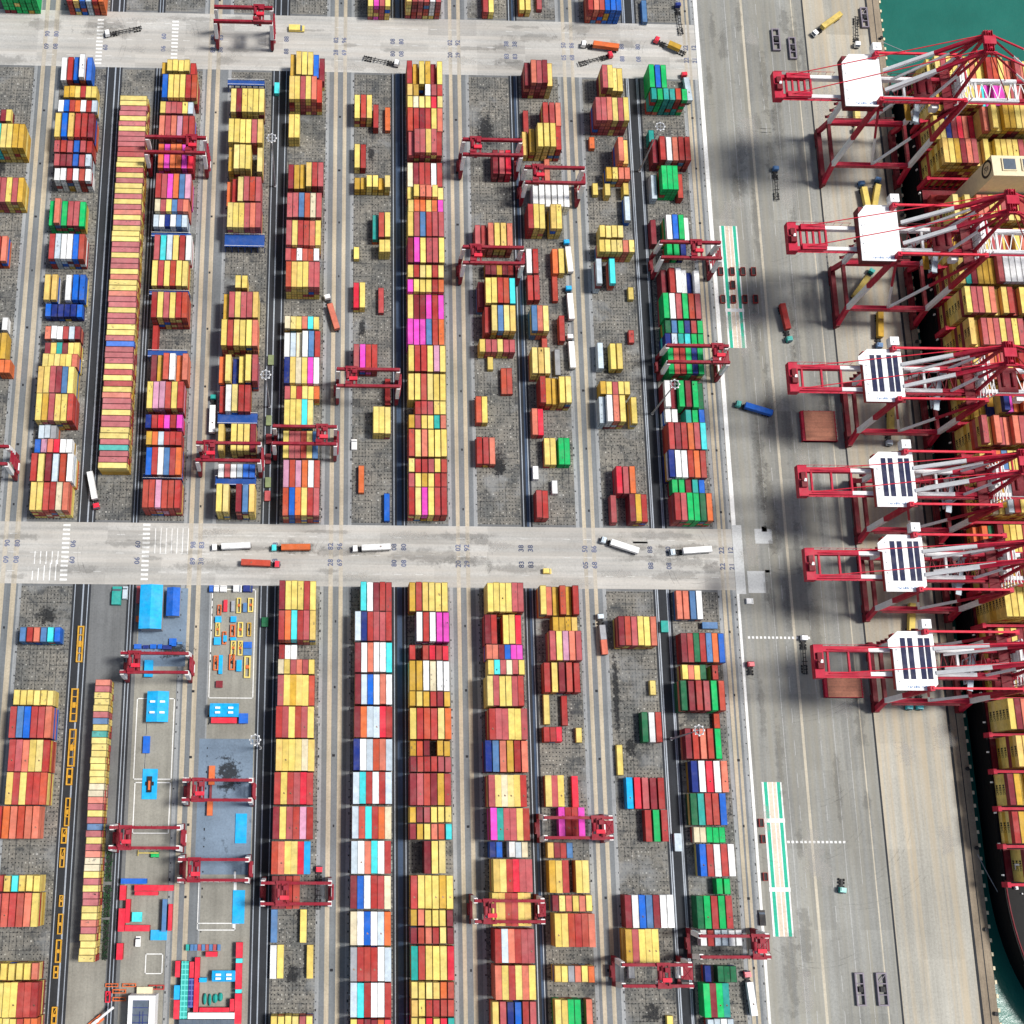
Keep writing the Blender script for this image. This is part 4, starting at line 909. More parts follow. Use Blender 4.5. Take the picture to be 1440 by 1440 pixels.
# ------------------------------------------------------------------ containers
m_info=box_paint('container_paint','info'); m_attr=box_paint('stacked_container_paint','attr')
def container_geo(L,patch=0):
    """corner-framed box: roof and side panels set in from the frame, door end with lock bars; unit origin at SW bottom corner"""
    mb=MB(); W_,H=CW,CH; e=.10
    mb.box(.0,.0,.14,W_,L,H-.06,0)
    for x in (0,W_-e): mb.box(x-.012 if x==0 else x+.012,-.012,H-.16,(x-.012 if x==0 else x+.012)+e,L+.012,H,0)
    for y in (0,L-.2): mb.box(e-.012,y-.012 if y==0 else y+.012,H-.15,W_-e+.012,(y-.012 if y==0 else y+.012)+.2,H-.004,0)
    for x in (-.014,W_-.15):
        for y in (-.014,L-.15): mb.box(x,y,0,x+.164,y+.164,H-.17,1)
    for x in (.45,.9,1.5,1.95): mb.box(x,-.05,.2,x+.06,-.0,H-.2,1)
    n=int(L/.6)
    for i in range(n): mb.box(.12,.25+i*(L-.5)/n,H-.06,W_-.12,.25+i*(L-.5)/n+.28,H-.025,0,bottom=False)
    rr=random.Random(patch*17+int(L))
    for i in range(patch*2): x,y=rr.uniform(.2,1.8),rr.uniform(.4,L-1.6); mb.box(x,y,H-.03,x+rr.uniform(.2,.7),y+rr.uniform(.2,.7),H-.015,2)
    return mb
def dark_info():
    m,nt,b=new_mat('container_frame'); a=nd(nt,'ShaderNodeObjectInfo'); lk(nt,mixc(nt,.5,a.outputs['Color'],(.12,.09,.07)),b.inputs['Base Color']); b.inputs['Roughness'].default_value=.7; return m
m_dinfo=dark_info()
m_rustp=ground_mat('roof_rust',(.26,.16,.11),.5)
ME40=[container_geo(12.19,k).mesh('container_long',[m_info,m_dinfo,m_rustp]) for k in (0,0,0,1)]; ME20=[container_geo(6.06,k).mesh('container_short',[m_info,m_dinfo,m_rustp]) for k in (0,0,0,1)]
def jit(c,a=.16):
    if c==COL['R']: o=COL[random.choice('PSrRO')]; f=random.uniform(0,.4); c=tuple(u*(1-f)+v*f for u,v in zip(c,o))
    elif c==COL['Y']: o=COL[random.choice('MEYS')]; f=random.uniform(0,.28); c=tuple(u*(1-f)+v*f for u,v in zip(c,o))
    k=1+random.uniform(-a,a*.7); s=random.uniform(-.06,.035)
    return tuple(min(1,max(0,v*k+s*.15)) for v in c)+(1,)
SV=[];SF=[];SC=[]
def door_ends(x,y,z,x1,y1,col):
    for yy,sg in ((y-.012,1),(y1+.012,-1)):      # door end: two leaves, gasket border darkened to paint in shade between boxes
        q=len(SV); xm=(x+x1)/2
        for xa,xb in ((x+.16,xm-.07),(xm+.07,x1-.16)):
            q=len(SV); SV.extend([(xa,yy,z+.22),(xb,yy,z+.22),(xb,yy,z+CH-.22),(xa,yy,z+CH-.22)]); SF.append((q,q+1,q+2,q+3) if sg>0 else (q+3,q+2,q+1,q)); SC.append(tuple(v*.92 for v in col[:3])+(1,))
def sbox(x,y,z,L,col,detail,W_=CW):
    n=len(SV); H=CH if detail else TIER
    e=.12 if detail else 0
    x1,y1=x+W_,y+L
    SV.extend([(x,y,z),(x1,y,z),(x1,y1,z),(x,y1,z),(x,y,z+CH),(x1,y,z+CH),(x1,y1,z+CH),(x,y1,z+CH)])
    q=[(0,1,5,4),(1,2,6,5),(2,3,7,6),(3,0,4,7)]
    dk=tuple(v*.78 for v in col[:3])+(1,); ed=tuple(v*.30 for v in col[:3])+(1,)  # dk, ed: steps, rims and ends darkened; shade between boxes put into the colour
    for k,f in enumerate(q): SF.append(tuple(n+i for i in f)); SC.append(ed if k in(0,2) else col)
    if not detail:
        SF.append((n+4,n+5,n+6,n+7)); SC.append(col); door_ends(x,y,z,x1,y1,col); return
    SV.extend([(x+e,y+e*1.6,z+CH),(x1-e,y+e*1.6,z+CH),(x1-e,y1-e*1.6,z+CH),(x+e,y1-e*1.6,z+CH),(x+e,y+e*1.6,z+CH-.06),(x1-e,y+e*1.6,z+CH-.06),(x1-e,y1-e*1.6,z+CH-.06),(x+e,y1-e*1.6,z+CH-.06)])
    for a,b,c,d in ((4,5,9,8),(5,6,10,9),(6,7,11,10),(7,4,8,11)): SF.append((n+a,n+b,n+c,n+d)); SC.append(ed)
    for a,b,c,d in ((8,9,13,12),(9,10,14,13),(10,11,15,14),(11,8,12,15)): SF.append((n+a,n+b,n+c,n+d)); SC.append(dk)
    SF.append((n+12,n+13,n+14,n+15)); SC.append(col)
    if random.random()<.13:
        for _ in range(random.randint(1,4)):
            q=len(SV); a,b_=x+random.uniform(.2,1.7),y+random.uniform(.4,L-1.5); w_,h_=random.uniform(.2,.6),random.uniform(.3,1.2); zz=z+CH-.045
            SV.extend([(a,b_,zz),(a+w_,b_,zz),(a+w_,b_+h_,zz),(a,b_+h_,zz)]); SF.append((q,q+1,q+2,q+3)); SC.append(tuple(v*.5+.04 for v in col[:3])+(1,))
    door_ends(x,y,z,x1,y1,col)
def single(x,y,z,L40,key,label,group,rz=0,col=None):
    o=bpy.data.objects.new('shipping_container',random.choice(ME40 if L40 else ME20)); coll.objects.link(o)
    o.location=(x,y,z); o.rotation_euler=(0,0,rz); o.color=col or jit(COL[key])
    return tag(o,label,'container',group)
ROWN={'L0':'the leftmost row','L5':'row beside blue workshops','L6':'the mostly white row','L7':'fifth row from quay road','L8':'fourth row from quay road','L9':'third row from quay road','L10':'second row from quay road','L11':'row beside quay road'}
def lower_pal(cols,cur):
    r=random.random()
    if r<.45: return cur
    if r<.8: return random.choice([c for c in cols if c!='.'])
    return random.choice('YMRRrPOSBb')
top_rand=random.Random(3)
for row,x0,p,ys,l40,cols,ti,selm,rk in BAYS:
    L=12.19 if l40 else 6.06
    if len(ti)==1: ti=ti*len(cols)
    for s,c in enumerate(cols):
        t=int(ti[s])
        if c=='.' or t==0: continue
        x=x0+p*s; dy=top_rand.uniform(-.09,.09)
        for k in range(t-1):
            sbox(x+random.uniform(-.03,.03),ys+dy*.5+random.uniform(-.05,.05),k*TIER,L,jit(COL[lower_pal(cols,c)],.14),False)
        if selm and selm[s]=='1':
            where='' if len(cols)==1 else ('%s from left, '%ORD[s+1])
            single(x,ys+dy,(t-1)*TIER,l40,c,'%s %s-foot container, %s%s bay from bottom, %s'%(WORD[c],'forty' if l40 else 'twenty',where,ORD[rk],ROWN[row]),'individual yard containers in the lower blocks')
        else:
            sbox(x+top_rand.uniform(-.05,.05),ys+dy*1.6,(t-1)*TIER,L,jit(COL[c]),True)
def sbox_t(x,y,z,L,col,detail):   # container lying across the row (long side along X)
    n=len(SV); sbox(0,0,z,L,col,detail)
    for i in range(n,len(SV)):
        a,b_,c_=SV[i]; SV[i]=(x+b_,y+CW-a,c_)
for row,xl,yn,p,L,cols,t in SIDEWAYS:
    for i,c in enumerate(cols):
        y=yn-(i+1)*p
        tt=t
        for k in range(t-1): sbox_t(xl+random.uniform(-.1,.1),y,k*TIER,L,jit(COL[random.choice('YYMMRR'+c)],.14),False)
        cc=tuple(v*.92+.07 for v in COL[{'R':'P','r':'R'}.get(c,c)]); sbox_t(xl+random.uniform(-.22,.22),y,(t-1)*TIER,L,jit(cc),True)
# ------------------------------------------------------------------ the container ship
SX=268.0
ship=thing('container_ship','large black-hulled container ship moored along the quay at right','ship',(295,120,0))
def hull_plan(n=14):
    pts=[(SX+3,352),(SX,346),(SX,-12)]
    for i in range(1,n+1):
        a=i/n; pts.append((SX+25.5*(a**1.9),-12-62*(1-(1-a)**1.35)))
    right=[(2*(SX+25.5)-x,y) for x,y in pts[::-1][1:]]
    return pts+right
hp=hull_plan(); mb=MB(); lv=[(-6,.93),(4,.96),(12.0,1.0)]
cx=SX+25.5
def lvl(z,k): return [(cx+(x-cx)*(1 if y>-12 else k),(y if y>-12 else -12+(y+12)*k),z) for x,y in hp]
R_=[lvl(*q) for q in lv]
for a,b_ in zip(R_,R_[1:]):
    for i in range(len(hp)):
        j=(i+1)%len(hp); mb.face([a[i],a[j],b_[j],b_[i]],0)
mb.face([(x,y,11) for x,y,_ in R_[-1]],1)
m_hull,_nt,_b=new_mat('hull_black'); _b.inputs['Base Color'].default_value=(.006,.006,.007,1); _b.inputs['Roughness'].default_value=.9; _b.inputs['Specular IOR Level'].default_value=.1
def loc(o): o.location=(-295,-120,0); return o
m_deck=ground_mat('ship_deck_paint',(.014,.013,.012),.4)
loc(mb.build('hull',[m_hull,m_deck],ship))
red=paint('R'); redx=paint('i'); redd=paint('j'); wht=paint('W',.45,0,.12)
SB=lambda k:2.1+14.45*k
for k in list(range(-1,19))+list(range(20,24)):
    y=SB(k)-.95
    mb=MB(); zt=15.5 if k<5 else 21
    mb.box(SX-.2,y-.55,zt-.7,SX+51.2,y+.55,zt); mb.box(SX-.2,y-.4,11.3,SX+51.2,y+.4,11.9)
    for i in range(18): mb.box(SX+i*2.96,y-.45,11,SX+i*2.96+.35,y+.45,zt-.7)
    mb.box(SX-.5,y-1.0,11,SX+.9,y+1.0,zt+.2)
    loc(mb.build('lashing_bridge',redx,ship))
mb=MB()
for y in [SB(k) for k in range(-1,23)]+[SB(23)-.2]:
    mb.box(SX+1.4,y+.2,11,SX+50,y+12.6,11.8)
loc(mb.build('hatch_cover',redd,ship))
mb=MB()
for yy in (-70,-52,-34,-22):
    for xx in (281,288,298,306): mb.box(xx,yy,11,xx+2.6,yy+1.8,12.4)
loc(mb.build('mooring_winch',paint('g'),ship))
rb=random.Random(11)
for i in range(26):
    mb=MB(); yy=rb.uniform(-62,-15); half=25*(1-((-12-yy)/62)**2)*.86; xx=SX+25.5-rb.uniform(.2,1)*max(2,half); q=rb.uniform(.4,1.2)
    mb.box(xx,yy,11,xx+q,yy+q*1.3,11.5+q); mb.box(xx+.1,yy+.2,11.5+q,xx+q*.6,yy+q*.7,11.9+q)
    loc(mb.build('deck_fitting',[wht,paint('g'),redx,paint('m')][i%4],ship))
mb=MB(); bp_=[(x,y) for x,y in hp if y<=-12 and x<SX+26]
for a,b_ in zip(bp_,bp_[1:]): mb.beam((a[0]+.5,a[1]+.3,12.3),(b_[0]+.5,b_[1]+.3,12.3),.35,.8)
loc(mb.build('bow_bulwark',redd,ship))
# forward bulwark, railing posts and white lamps on the deck edge
mb=MB()
for i in range(30):
    y=-10+i*7.2*1.65; mb.box(SX-.45,y,11.6,SX+.1,y+.6,12.9)
loc(mb.build('deck_lamp',wht,ship))
# funnel casing and accommodation
cream=paint('E',.6,0,.12)
mb=MB(); yb=SB(19)-1
mb.box(281.5,yb,8.4,330,yb+9.5,50,0)
loc(mb.build('funnel_casing',cream,ship))
mb=MB()
for x in (285.5,294,302.5,311): 
    mb.box(x,yb+2.2,50,x+6.2,yb+8.2,50.6,0); mb.box(x+.5,yb+2.7,50.6,x+5.7,yb+7.7,50.75,1)
loc(mb.build('funnel_vent',[cream,paint('a',.4)],ship))
mb=MB()   # round emblem on the casing side
cxm,cym,cz=281.44,yb+5.6,45.2; n=28
def ring(r0,r1,mi,off):
    for i in range(n):
        a,b_=2*math.pi*i/n,2*math.pi*(i+1)/n
        P=lambda r,t:(cxm-off,cym+r*1.15*math.cos(t),cz+r*1.25*math.sin(t))
        mb.face([P(r0,a),P(r0,b_),P(r1,b_),P(r1,a)],mi)
ring(2.5,3.4,0,.02)
vs,fs=text_mesh('SC',2.4,.05); q=len(mb.v); mb.v+=[(cxm-.02,cym-v[0],cz-1.1+v[1]) for v in vs]; mb.f+=[tuple(q+i for i in f) for f in fs]; mb.m+=[0]*len(fs)
vs,fs=text_mesh('m',2.4,.05); q=len(mb.v); mb.v+=[(cxm-.02,cym-v[0],cz+.9+v[1]) for v in vs]; mb.f+=[tuple(q+i for i in f) for f in fs]; mb.m+=[0]*len(fs)
loc(mb.build('funnel_emblem',[paint('k',.45)],ship))
mb=MB(); mb.box(271,yb+1,8.4,281.5,yb+9,16); mb.box(272,yb+2.5,16,279,yb+4,18.5); mb.box(273,yb+6,16,276,yb+8,17.5)
loc(mb.build('engine_deckhouse',red,ship))
# stacks on the ship: (bay, tiers of the outer slots, colours of the tops)
SHIP=[(23,[6,7,7,7],'YYPYYlYSYYRRYSSPSYY'),(22,[5,6,7,8],'YMYYMYYSCKKKYPPRYYY'),(21,[6]*7+[9,10],'YYNrXSXSYYMMYYYYYYY'),(20,[8,8,8,8,8],'YYMrSPYYYYYYYPYYPYY'),
(18,[9],'YYYYSSYYPYYRYYSYYYY'),(17,[7,8,8],'MSYEEYPPYRYSYPSYPYS'),(16,[8]*6+[9],'YTrMMMPWWWWEWSPYYYW'),(15,[9],'YPPYSYYRRYPSYYPPRYR'),(14,[9],'YYPSPYPYPSRYRYPSYRY'),
(13,[6,7,7,8],'MYSSOPYYRSYPYYSPYRY'),(12,[4,5,5,6,9],'MMMNNKOOKPYSYYPRYSY'),(11,[9],'PYSPSSPYSPYPSYPRSPY'),(10,[7,7,8,8],'YSObYYYYNSYPPYYRSYY'),(9,[7,7,7,8],'MEYwRYYMMYPYRSYYPYY'),
(8,[2,3,3,4],'OOgrMYYRPYSSYYRPYSY'),(7,[3,3,4],'rMOYrRYYRPYSSYYRPYS'),(6,[9],'YYYYYMYYPYYRYYSYYPY'),(5,[3,4,4],'rYRYrRMYRPYSSYYRPYS'),(4,[3,3,4,4],'rRYrMYRPYSSYYRPYSYY'),
(3,[6],'YrSSYYRPYSYPYYSPYRY'),(2,[0,6],'rYYMRYYPYYRYYSYYPYY'),(1,[4],'rMYMYYPYYRYYSYYPYYY'),(0,[4],'RMrMYYRPYSYPYYSPYRY'),(-1,[4],'rrRrrRYRrPRrrRSrYRr')]
m_blk=paint('k',.45); mv,mfc=text_mesh('MSC',2.1,.06)
for k,tl,cols in SHIP:
    y0=SB(k)+.15
    ns=18 if k>=0 else 17
    for s in range(ns):
        c=cols[s%len(cols)]; t=tl[s] if s<len(tl) else tl[-1]
        if s>=len(tl) and random.random()<.16: t-=1
        x=SX+(2.3 if k>2 else 1.1)+2.62*s if k>=0 else SX+4.0+2.62*s
        for q in range(t):
            cc=c if q==t-1 else random.choice('YYYYMMRr'+c)
            z=12+q*TIER
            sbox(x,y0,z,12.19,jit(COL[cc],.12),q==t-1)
            nb=tl[s-1] if s-1<len(tl) else tl[-1]
            if s<3 and (s==0 or q>=nb) and cc in 'YM':
                n=len(SV); SV.extend([(x-.03,y0+6.1-v[0],z+1.35+v[1]) for v in mv]); SF.extend([tuple(n+i for i in f) for f in mfc]); SC.extend([(.015,.015,.015,1)]*len(mfc))
lv_,lf_=text_mesh('L',5,.1); mb=MB(); mb.v=[(SX+3.9,SB(-1)+6-v[0],16+v[1]) for v in lv_]; mb.f=[tuple(f) for f in lf_]; mb.m=[0]*len(lf_)
loc(mb.build('white_letter',wht,ship))
# all further containers: one object
me=bpy.data.meshes.new('stacked_containers'); me.from_pydata(SV,[],SF); me.materials.append(m_attr)
at_=me.attributes.new('Col','FLOAT_COLOR','FACE'); at_.data.foreach_set('color',[v for c in SC for v in c]); me.update()
st=bpy.data.objects.new('stacked_containers',me); coll.objects.link(st); st['kind']='stuff'
tag(st,'all further multicoloured stacked shipping containers filling the yard and ship','containers')
# mooring lines
for i,(a,b_) in enumerate((((264.3,-2,.9),(275,-33,12)),((264.3,374,.9),(300,352,12)))):
    mb=MB(); A=Vector(a);Bv=Vector(b_)
    for j in range(10):
        f=lambda t:A.lerp(Bv,t)+Vector((0,0,-2.2*math.sin(math.pi*t)))
        mb.beam(f(j/10),f((j+1)/10),.22)
    tag(mb.build('mooring_rope',paint('A')),['pale mooring rope from the quay to the ship bow','pale mooring rope from quay to ship near the top edge'][i],'rope')
# ------------------------------------------------------------------ yard gantry cranes
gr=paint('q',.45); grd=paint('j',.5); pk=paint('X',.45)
def make_rtg():
    r=thing('gantry_crane','','gantry crane')
    hx,hy,zt=12.8,3.75,20.2
    for y in (-hy,hy):
        mb=MB(); mb.box(-hx-.6,y-.55,zt-.9,hx+.6,y+.55,zt+.9)
        for i in range(12): mb.box(-hx+i*2.2,y-.8 if y<0 else y+.55,zt+.2,-hx+i*2.2+.1,y-.55 if y<0 else y+.8,zt+1.6)
        mb.build('girder',gr,r)
    for x in (-hx,hx):
        for y in (-hy,hy):
            mb=MB(); yb=y*1.28
            pt=lambda t:(x,yb+(y-yb)*t,1.8+(zt-2.7)*t)
            mb.beam(pt(.40),pt(1),1.9,1.5); leg=mb.build('leg',wht,r)
            mb=MB(); mb.beam(pt(0),pt(.40),1.7,1.4); mb.build('leg_foot',gr,leg)
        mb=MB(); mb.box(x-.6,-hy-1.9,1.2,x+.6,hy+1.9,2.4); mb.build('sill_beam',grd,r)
        for y in (-hy-1.2,-hy+1,hy-1,hy+1.2):
            mb=MB(); mb.cyl((x-.35,y,.75),.75,.7,14,'X'); mb.build('wheel',m_blk,r)
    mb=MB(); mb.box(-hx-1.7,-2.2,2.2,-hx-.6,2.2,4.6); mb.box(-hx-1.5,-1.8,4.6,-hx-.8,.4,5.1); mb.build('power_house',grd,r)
    mb=MB(); mb.box(hx+.6,-1.6,2.2,hx+1.5,1.6,3.8); mb.build('cable_reel',wht,r)
    mb=MB()
    for y in (-1.3,1.3): mb.beam((hx+.9,y*2.6,2.4),(hx+.9,-y*2.2,zt-.6),.14)
    for i in range(6): mb.box(hx+.7,-3+i*.2,3+i*2.8,hx+1.5,3,3.12+i*2.8)
    mb.build('access_stair',gr,r)
    tr=MB(); tr.box(-2.6,-4.6,zt+.9,2.6,-3.6,zt+1.7); tr.box(-2.6,3.6,zt+.9,2.6,4.6,zt+1.7)
    for x in (-2.4,-.4,1.7): tr.box(x,-3.6,zt+1.0,x+.7,3.6,zt+1.6)
    tr.cyl((-1.6,-1.4,zt+2.3),.75,3.2,12,'Y'); tr.box(.3,1.2,zt+1.6,2.2,2.9,zt+2.8)
    tr.box(-2.6,-3.6,zt+1.6,-.2,-2.4,zt+2.4)
    tro=tr.build('trolley',gr,r)
    mb=MB(); mb.box(-1.0,-2.2,zt+2.0,2.5,-.7,zt+3.4); mb.build('winch_cover',pk,tro)
    mb=MB(); mb.box(-2.4,-3.4,zt-2.9,-.2,-1.2,zt-.4); cab=mb.build('operator_cabin',wht,tro)
    mb=MB(); mb.box(-2.3,-3.43,zt-2.5,-.3,-3.38,zt-1.3); mb.build('cabin_window',paint('a',.2),cab)
    mb=MB(); mb.box(-.9,-3.1,16.6,.9,3.1,17); mb.box(-1.1,-3.2,16.3,1.1,-2.7,16.9); mb.box(-1.1,2.7,16.3,1.1,3.2,16.9)
    for x in (-.9,.9):
        for y in (-1.2,1.2): mb.beam((x*.8,y,17),(x*.8,y,zt+1),.07)
    mb.build('spreader',grd,tro)
    return r
GL={'G1':'red gantry crane at top edge standing on the top road','G2':'red gantry crane over magenta and rose stacks at upper left','G3':'red gantry crane straddling the yellow row, near the middle road','G4':'red gantry crane with trolley at right over rose and blue containers','G5':'red gantry crane beside three separate yellow containers in upper block','G6':'red gantry crane over nearly empty pad at upper centre','G7':'red gantry crane over six white containers','G8':'red gantry crane above cyan-ended mixed stack at upper centre','G9':'upper of two gantry cranes on the green stacks by the quay road','G10':'lower of two gantry cranes on the green stacks by the quay road','G11':'red gantry crane below the sky-blue workshop roof','G12':'red gantry crane over orange pieces on the blue-grey floor','G13':'red gantry crane touching the sideways container row','G14':'red gantry crane just below the blue-grey floor','G15':'red gantry crane above the half-empty bay in the lower block','G16':'red gantry crane over yellow bay in the tall row, trolley at left','G17':'red gantry crane over magenta containers in the lower yard','G18':'red gantry crane over near-empty pad in lower right block','G19':'red gantry crane over white reefers at the quay road','G20':'red gantry crane cut by the left picture edge'}
proto=make_rtg(); first=True
for x,y,sp,dy,t,key in GANTRIES:
    r=proto if first else copy_tree(proto); first=False
    r.location=(x,y,0); r['label']=GL[key]; r['group']='red gantry cranes over the stacks'
    for ch in r.children:
        if ch.name.startswith('trolley'): ch.location.x=(t-.5)*2*(12.8-2.6)
    if t>.5:
        for ch in r.children:
            if ch.name.startswith('trolley'): ch.rotation_euler.z=0
# ------------------------------------------------------------------ ship-to-shore quay cranes
def make_sts(tall):
    k=1. if tall else .8
    ZP,ZG,ZR,ZT,ZA=16*(1 if tall else .85),60*k,66.5*k,70*k,94*(1. if tall else .83)
    HY=10.7
    r=thing('quay_crane','','quay crane')
    red_=paint('i',.45); rd=paint('j',.5); br=paint('X',.45)  # rd: darker copy of red_, with shade on low members painted in
    def seg(name,p,q,w_,h,parts,parent):
        """one member in alternating paint bands"""
        mb=MB(); P=Vector(p);Q=Vector(q)
        for a,b_,mi in parts: mb.beam(P.lerp(Q,a),P.lerp(Q,b_),w_,h,mi)
        return mb.build(name,[red_,wht],parent)
    for x in (0,35):
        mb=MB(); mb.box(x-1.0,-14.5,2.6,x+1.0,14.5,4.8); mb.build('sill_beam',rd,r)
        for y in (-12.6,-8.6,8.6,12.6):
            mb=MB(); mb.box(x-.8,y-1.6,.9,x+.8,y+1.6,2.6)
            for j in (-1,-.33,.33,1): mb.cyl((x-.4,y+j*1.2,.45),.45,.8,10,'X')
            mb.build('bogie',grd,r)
        for y in (-HY,HY):
            low=seg('leg',(x,y*1.22,4.8),(x,y,ZP),2.0,1.8,[(0,1,0)],r)
            seg('leg_shaft',(x,y,ZP),(x,y,ZT),1.9,1.7,[(0,.42,1),(.42,1,0)],low)
    for y in (-HY,HY):
        seg('portal_beam',(-1,y,ZP),(36,y,ZP),1.8,2.2,[(0,1,0)],r)
        mb=MB(); mb.beam((0,y,ZT),(35,y,ZT),.8,.9); mb.build('upper_tie',br,r)
        seg('brace',(17.5,y,ZP+1),(1,y,ZT-6),1.0,.9,[(0,.48,1),(.48,1,0)],r)
        seg('brace',(17.5,y,ZP+1),(34,y,ZT-5),1.0,.9,[(0,.48,1),(.48,1,0)],r)
        # walkway with boxes on the portal beam
        mb=MB(); s_=1 if y>0 else -1
        mb.box(2,y+s_*1.0,ZP+.9,30,y+s_*2.0,ZP+1.0)
        for i in range(15): mb.box(2+i*2,y+s_*1.95,ZP+1,2.1+i*2,y+s_*2.03,ZP+2.1)
        mb.box(2,y+s_*1.95,ZP+2.1,30.1,y+s_*2.03,ZP+2.2); mb.build('portal_walkway',rd,r)
    for x in (0,35):
        mb=MB(); mb.box(x-.8,-HY,ZG-3,x+.8,HY,ZG-1); mb.build('cross_beam',red_,r)
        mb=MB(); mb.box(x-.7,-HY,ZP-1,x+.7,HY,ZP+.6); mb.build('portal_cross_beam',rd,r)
    G=[(-39,-27 if tall else -20,0),(-27 if tall else -20,3,1),(3,21,1),(21,37,0),(37,63,1),(63,79,0),(79,104,1)]
    for y in (-4.6,4.6):
        mb=MB()
        for a,b_,mi in G: mb.box(a+.01,y-.75,ZG-1.3,b_,y+.75,ZG+1.1,mi)
        mb.box(-39,y+(.75 if y>0 else -1.5),ZG-.2,100,y+(1.5 if y>0 else -.75),ZG-.1,0)
        mb.build('girder',[red_,wht],r)
    mb=MB()
    for i in range(8):
        a=3.5+i*3.9; mb.beam((a,-4,ZG-.8),(a+1.95,4,ZG-.8),.28); mb.beam((a+1.95,4,ZG-.8),(a+3.9,-4,ZG-.8),.28)
    for y in (-6.6,6.6):
        mb.beam((3.2,y,ZG+1.9),(36,y,ZG+1.9),.14); mb.box(3.2,min(y,y*.6),ZG-.35,36,max(y,y*.6),ZG-.25)
        for i in range(12): mb.beam((3.4+i*2.9,y,ZG-.3),(3.4+i*2.9,y,ZG+1.9),.12)
    mb.box(3.2,-4.2,ZG-1,4.0,4.2,ZG-.25); mb.box(3.2,-6.6,ZG-.36,3.6,6.6,ZG-.24); mb.build('girder_lattice',rd,r)
    # back-reach frame
    mb=MB(); n=5 if tall else 3
    mb.box(-41.5,-6.4,ZG-1.6,-37.8,6.4,ZG+1.8)
    for i in range(n): mb.box(-36+i*(2.6 if tall else 8),-4,ZG-.5,-35.3+i*(2.6 if tall else 8),4,ZG+.6)
    if tall: mb.box(-36,-5.6,ZG+1.1,-26,-3.2,ZG+2.3); mb.box(-36,3.2,ZG+1.1,-26,5.6,ZG+2.3)
    for i in range(9): 
        for y in (-6.3,6.3): mb.box(-41+i*3.2,y-.05,ZG-.2,-40.9+i*3.2,y+.05,ZG+2.2)
    for y in (-6.3,6.3): mb.box(-41,y-.06,ZG+2.1,-15,y+.06,ZG+2.25)
    mb.build('backreach_frame',red_,r)
    mb=MB(); mb.box(-40.8,-3,ZG+1.8,-38.6,-.4,ZG+3.6); mb.box(-40.6,.6,ZG+1.8,-38.8,3.2,ZG+3.0); mb.cyl((-40.5,0,ZG+3.6),.6,.9,10); mb.build('backreach_winch',rd,r)
    mb=MB(); mb.box(-40,-.9,ZG+3.62,-39,.3,ZG+4.1); mb.build('floodlight',wht,r)
    # machinery house
    x0,x1,y0,y1=(-14,2.2,-12.3,12.3) if tall else (-12.4,3.6,-11.2,11.2)
    mb=MB(); mb.box(x0+.6,y0+.8,ZG+1.2,x1-.6,y1-.8,ZR-.4); hs=mb.build('machinery_house',redd if tall else red,r)
    mb=MB(); zz=ZR
    poly=[(x0,y0),(x1-(2.6),y0),(x1,y0+3.2),(x1,y1),(x0+3.6,y1),(x0+(.2 if tall else -1.8),y1-4.2)]
    if not tall: poly=[(x0,y0),(x1-2.6,y0),(x1,y0+2.4),(x1,y1),(x0+2.5,y1),(x0-1.6,y1-3.4),(x0-1.6,y1-6.5),(x0,y1-6.8)]
    mb.face([(x,y,zz) for x,y in poly]); mb.face([(x,y,zz-.5) for x,y in poly[::-1]])
    for (a,b_),(c_,d_) in zip(poly,poly[1:]+poly[:1]): mb.face([(a,b_,zz-.5),(c_,d_,zz-.5),(c_,d_,zz),(a,b_,zz)])
    for i in range(5): mb.box(x0+1.2+.01*i,y0+3+i*4,zz,x0+1.9,y0+3.7+i*4,zz+.35)
    mb.beam((x0+2.6,y0+.4,zz+.05),(x0+2.6,y1-.6,zz+.05),.12,.1)
    roof=mb.build('house_roof',paint('W',.5,0,.08),hs)
    if not tall:
        for px in (x0+4.1,x0+6.9,x0+11.0,x0+13.5):
            mb=MB(); mb.box(px-1.0,y0+4.2,zz+.05,px+.85,y1-2.6,zz+.2)
            mb.build('solar_panel',paint('n',.3),hs)
    mb=MB(); rr=random.Random(5); xx=x0+4.4          # faint worn lettering along the eave
    while xx<x1-3.2:
        w_=rr.uniform(.25,.6)
        if rr.random()<.85:
            mb.box(xx,y0+.9,zz+.02,xx+.12,y0+1.8,zz+.05); mb.box(xx+.12,y0+rr.choice((.9,1.3,1.65)),zz+.02,xx+w_,y0+rr.choice((1.45,1.8)),zz+.05)
        xx+=w_+.22
    mb.build('roof_lettering',paint('b',.5),hs)
    mb=MB()
    for i in range(7): mb.box(x1-.2,y0+2+i*3.2,ZG+1.2,x1+1.6,y0+2.3+i*3.2,ZG+3); 
    mb.box(x1-.4,y0+1,ZG+1.0,x1+1.8,y1,ZG+1.2); mb.build('house_walkway',rd,hs)
    # lift box on the landside leg
    mb=MB(); mb.box(-1.7,HY+1.1,ZT-3,1.9,HY+4.6,ZT+.6); mb.box(-.4,HY+2.0,ZT+.6,.4,HY+2.8,ZT+1.0); mb.build('lift_housing',wht,r)
    mb=MB()
    for i in range(9):
        z=ZP+2+i*(ZT-ZP-6)/9; mb.box(-2.2,HY+1.0,z,1.2,HY+2.4,z+.15); mb.beam((-2,HY+1.7,z),(1,HY+1.7,z+(ZT-ZP-6)/9),.25)
    mb.build('leg_stair',rd,r)
    # apex frame, masts and stays
    ax=33.5
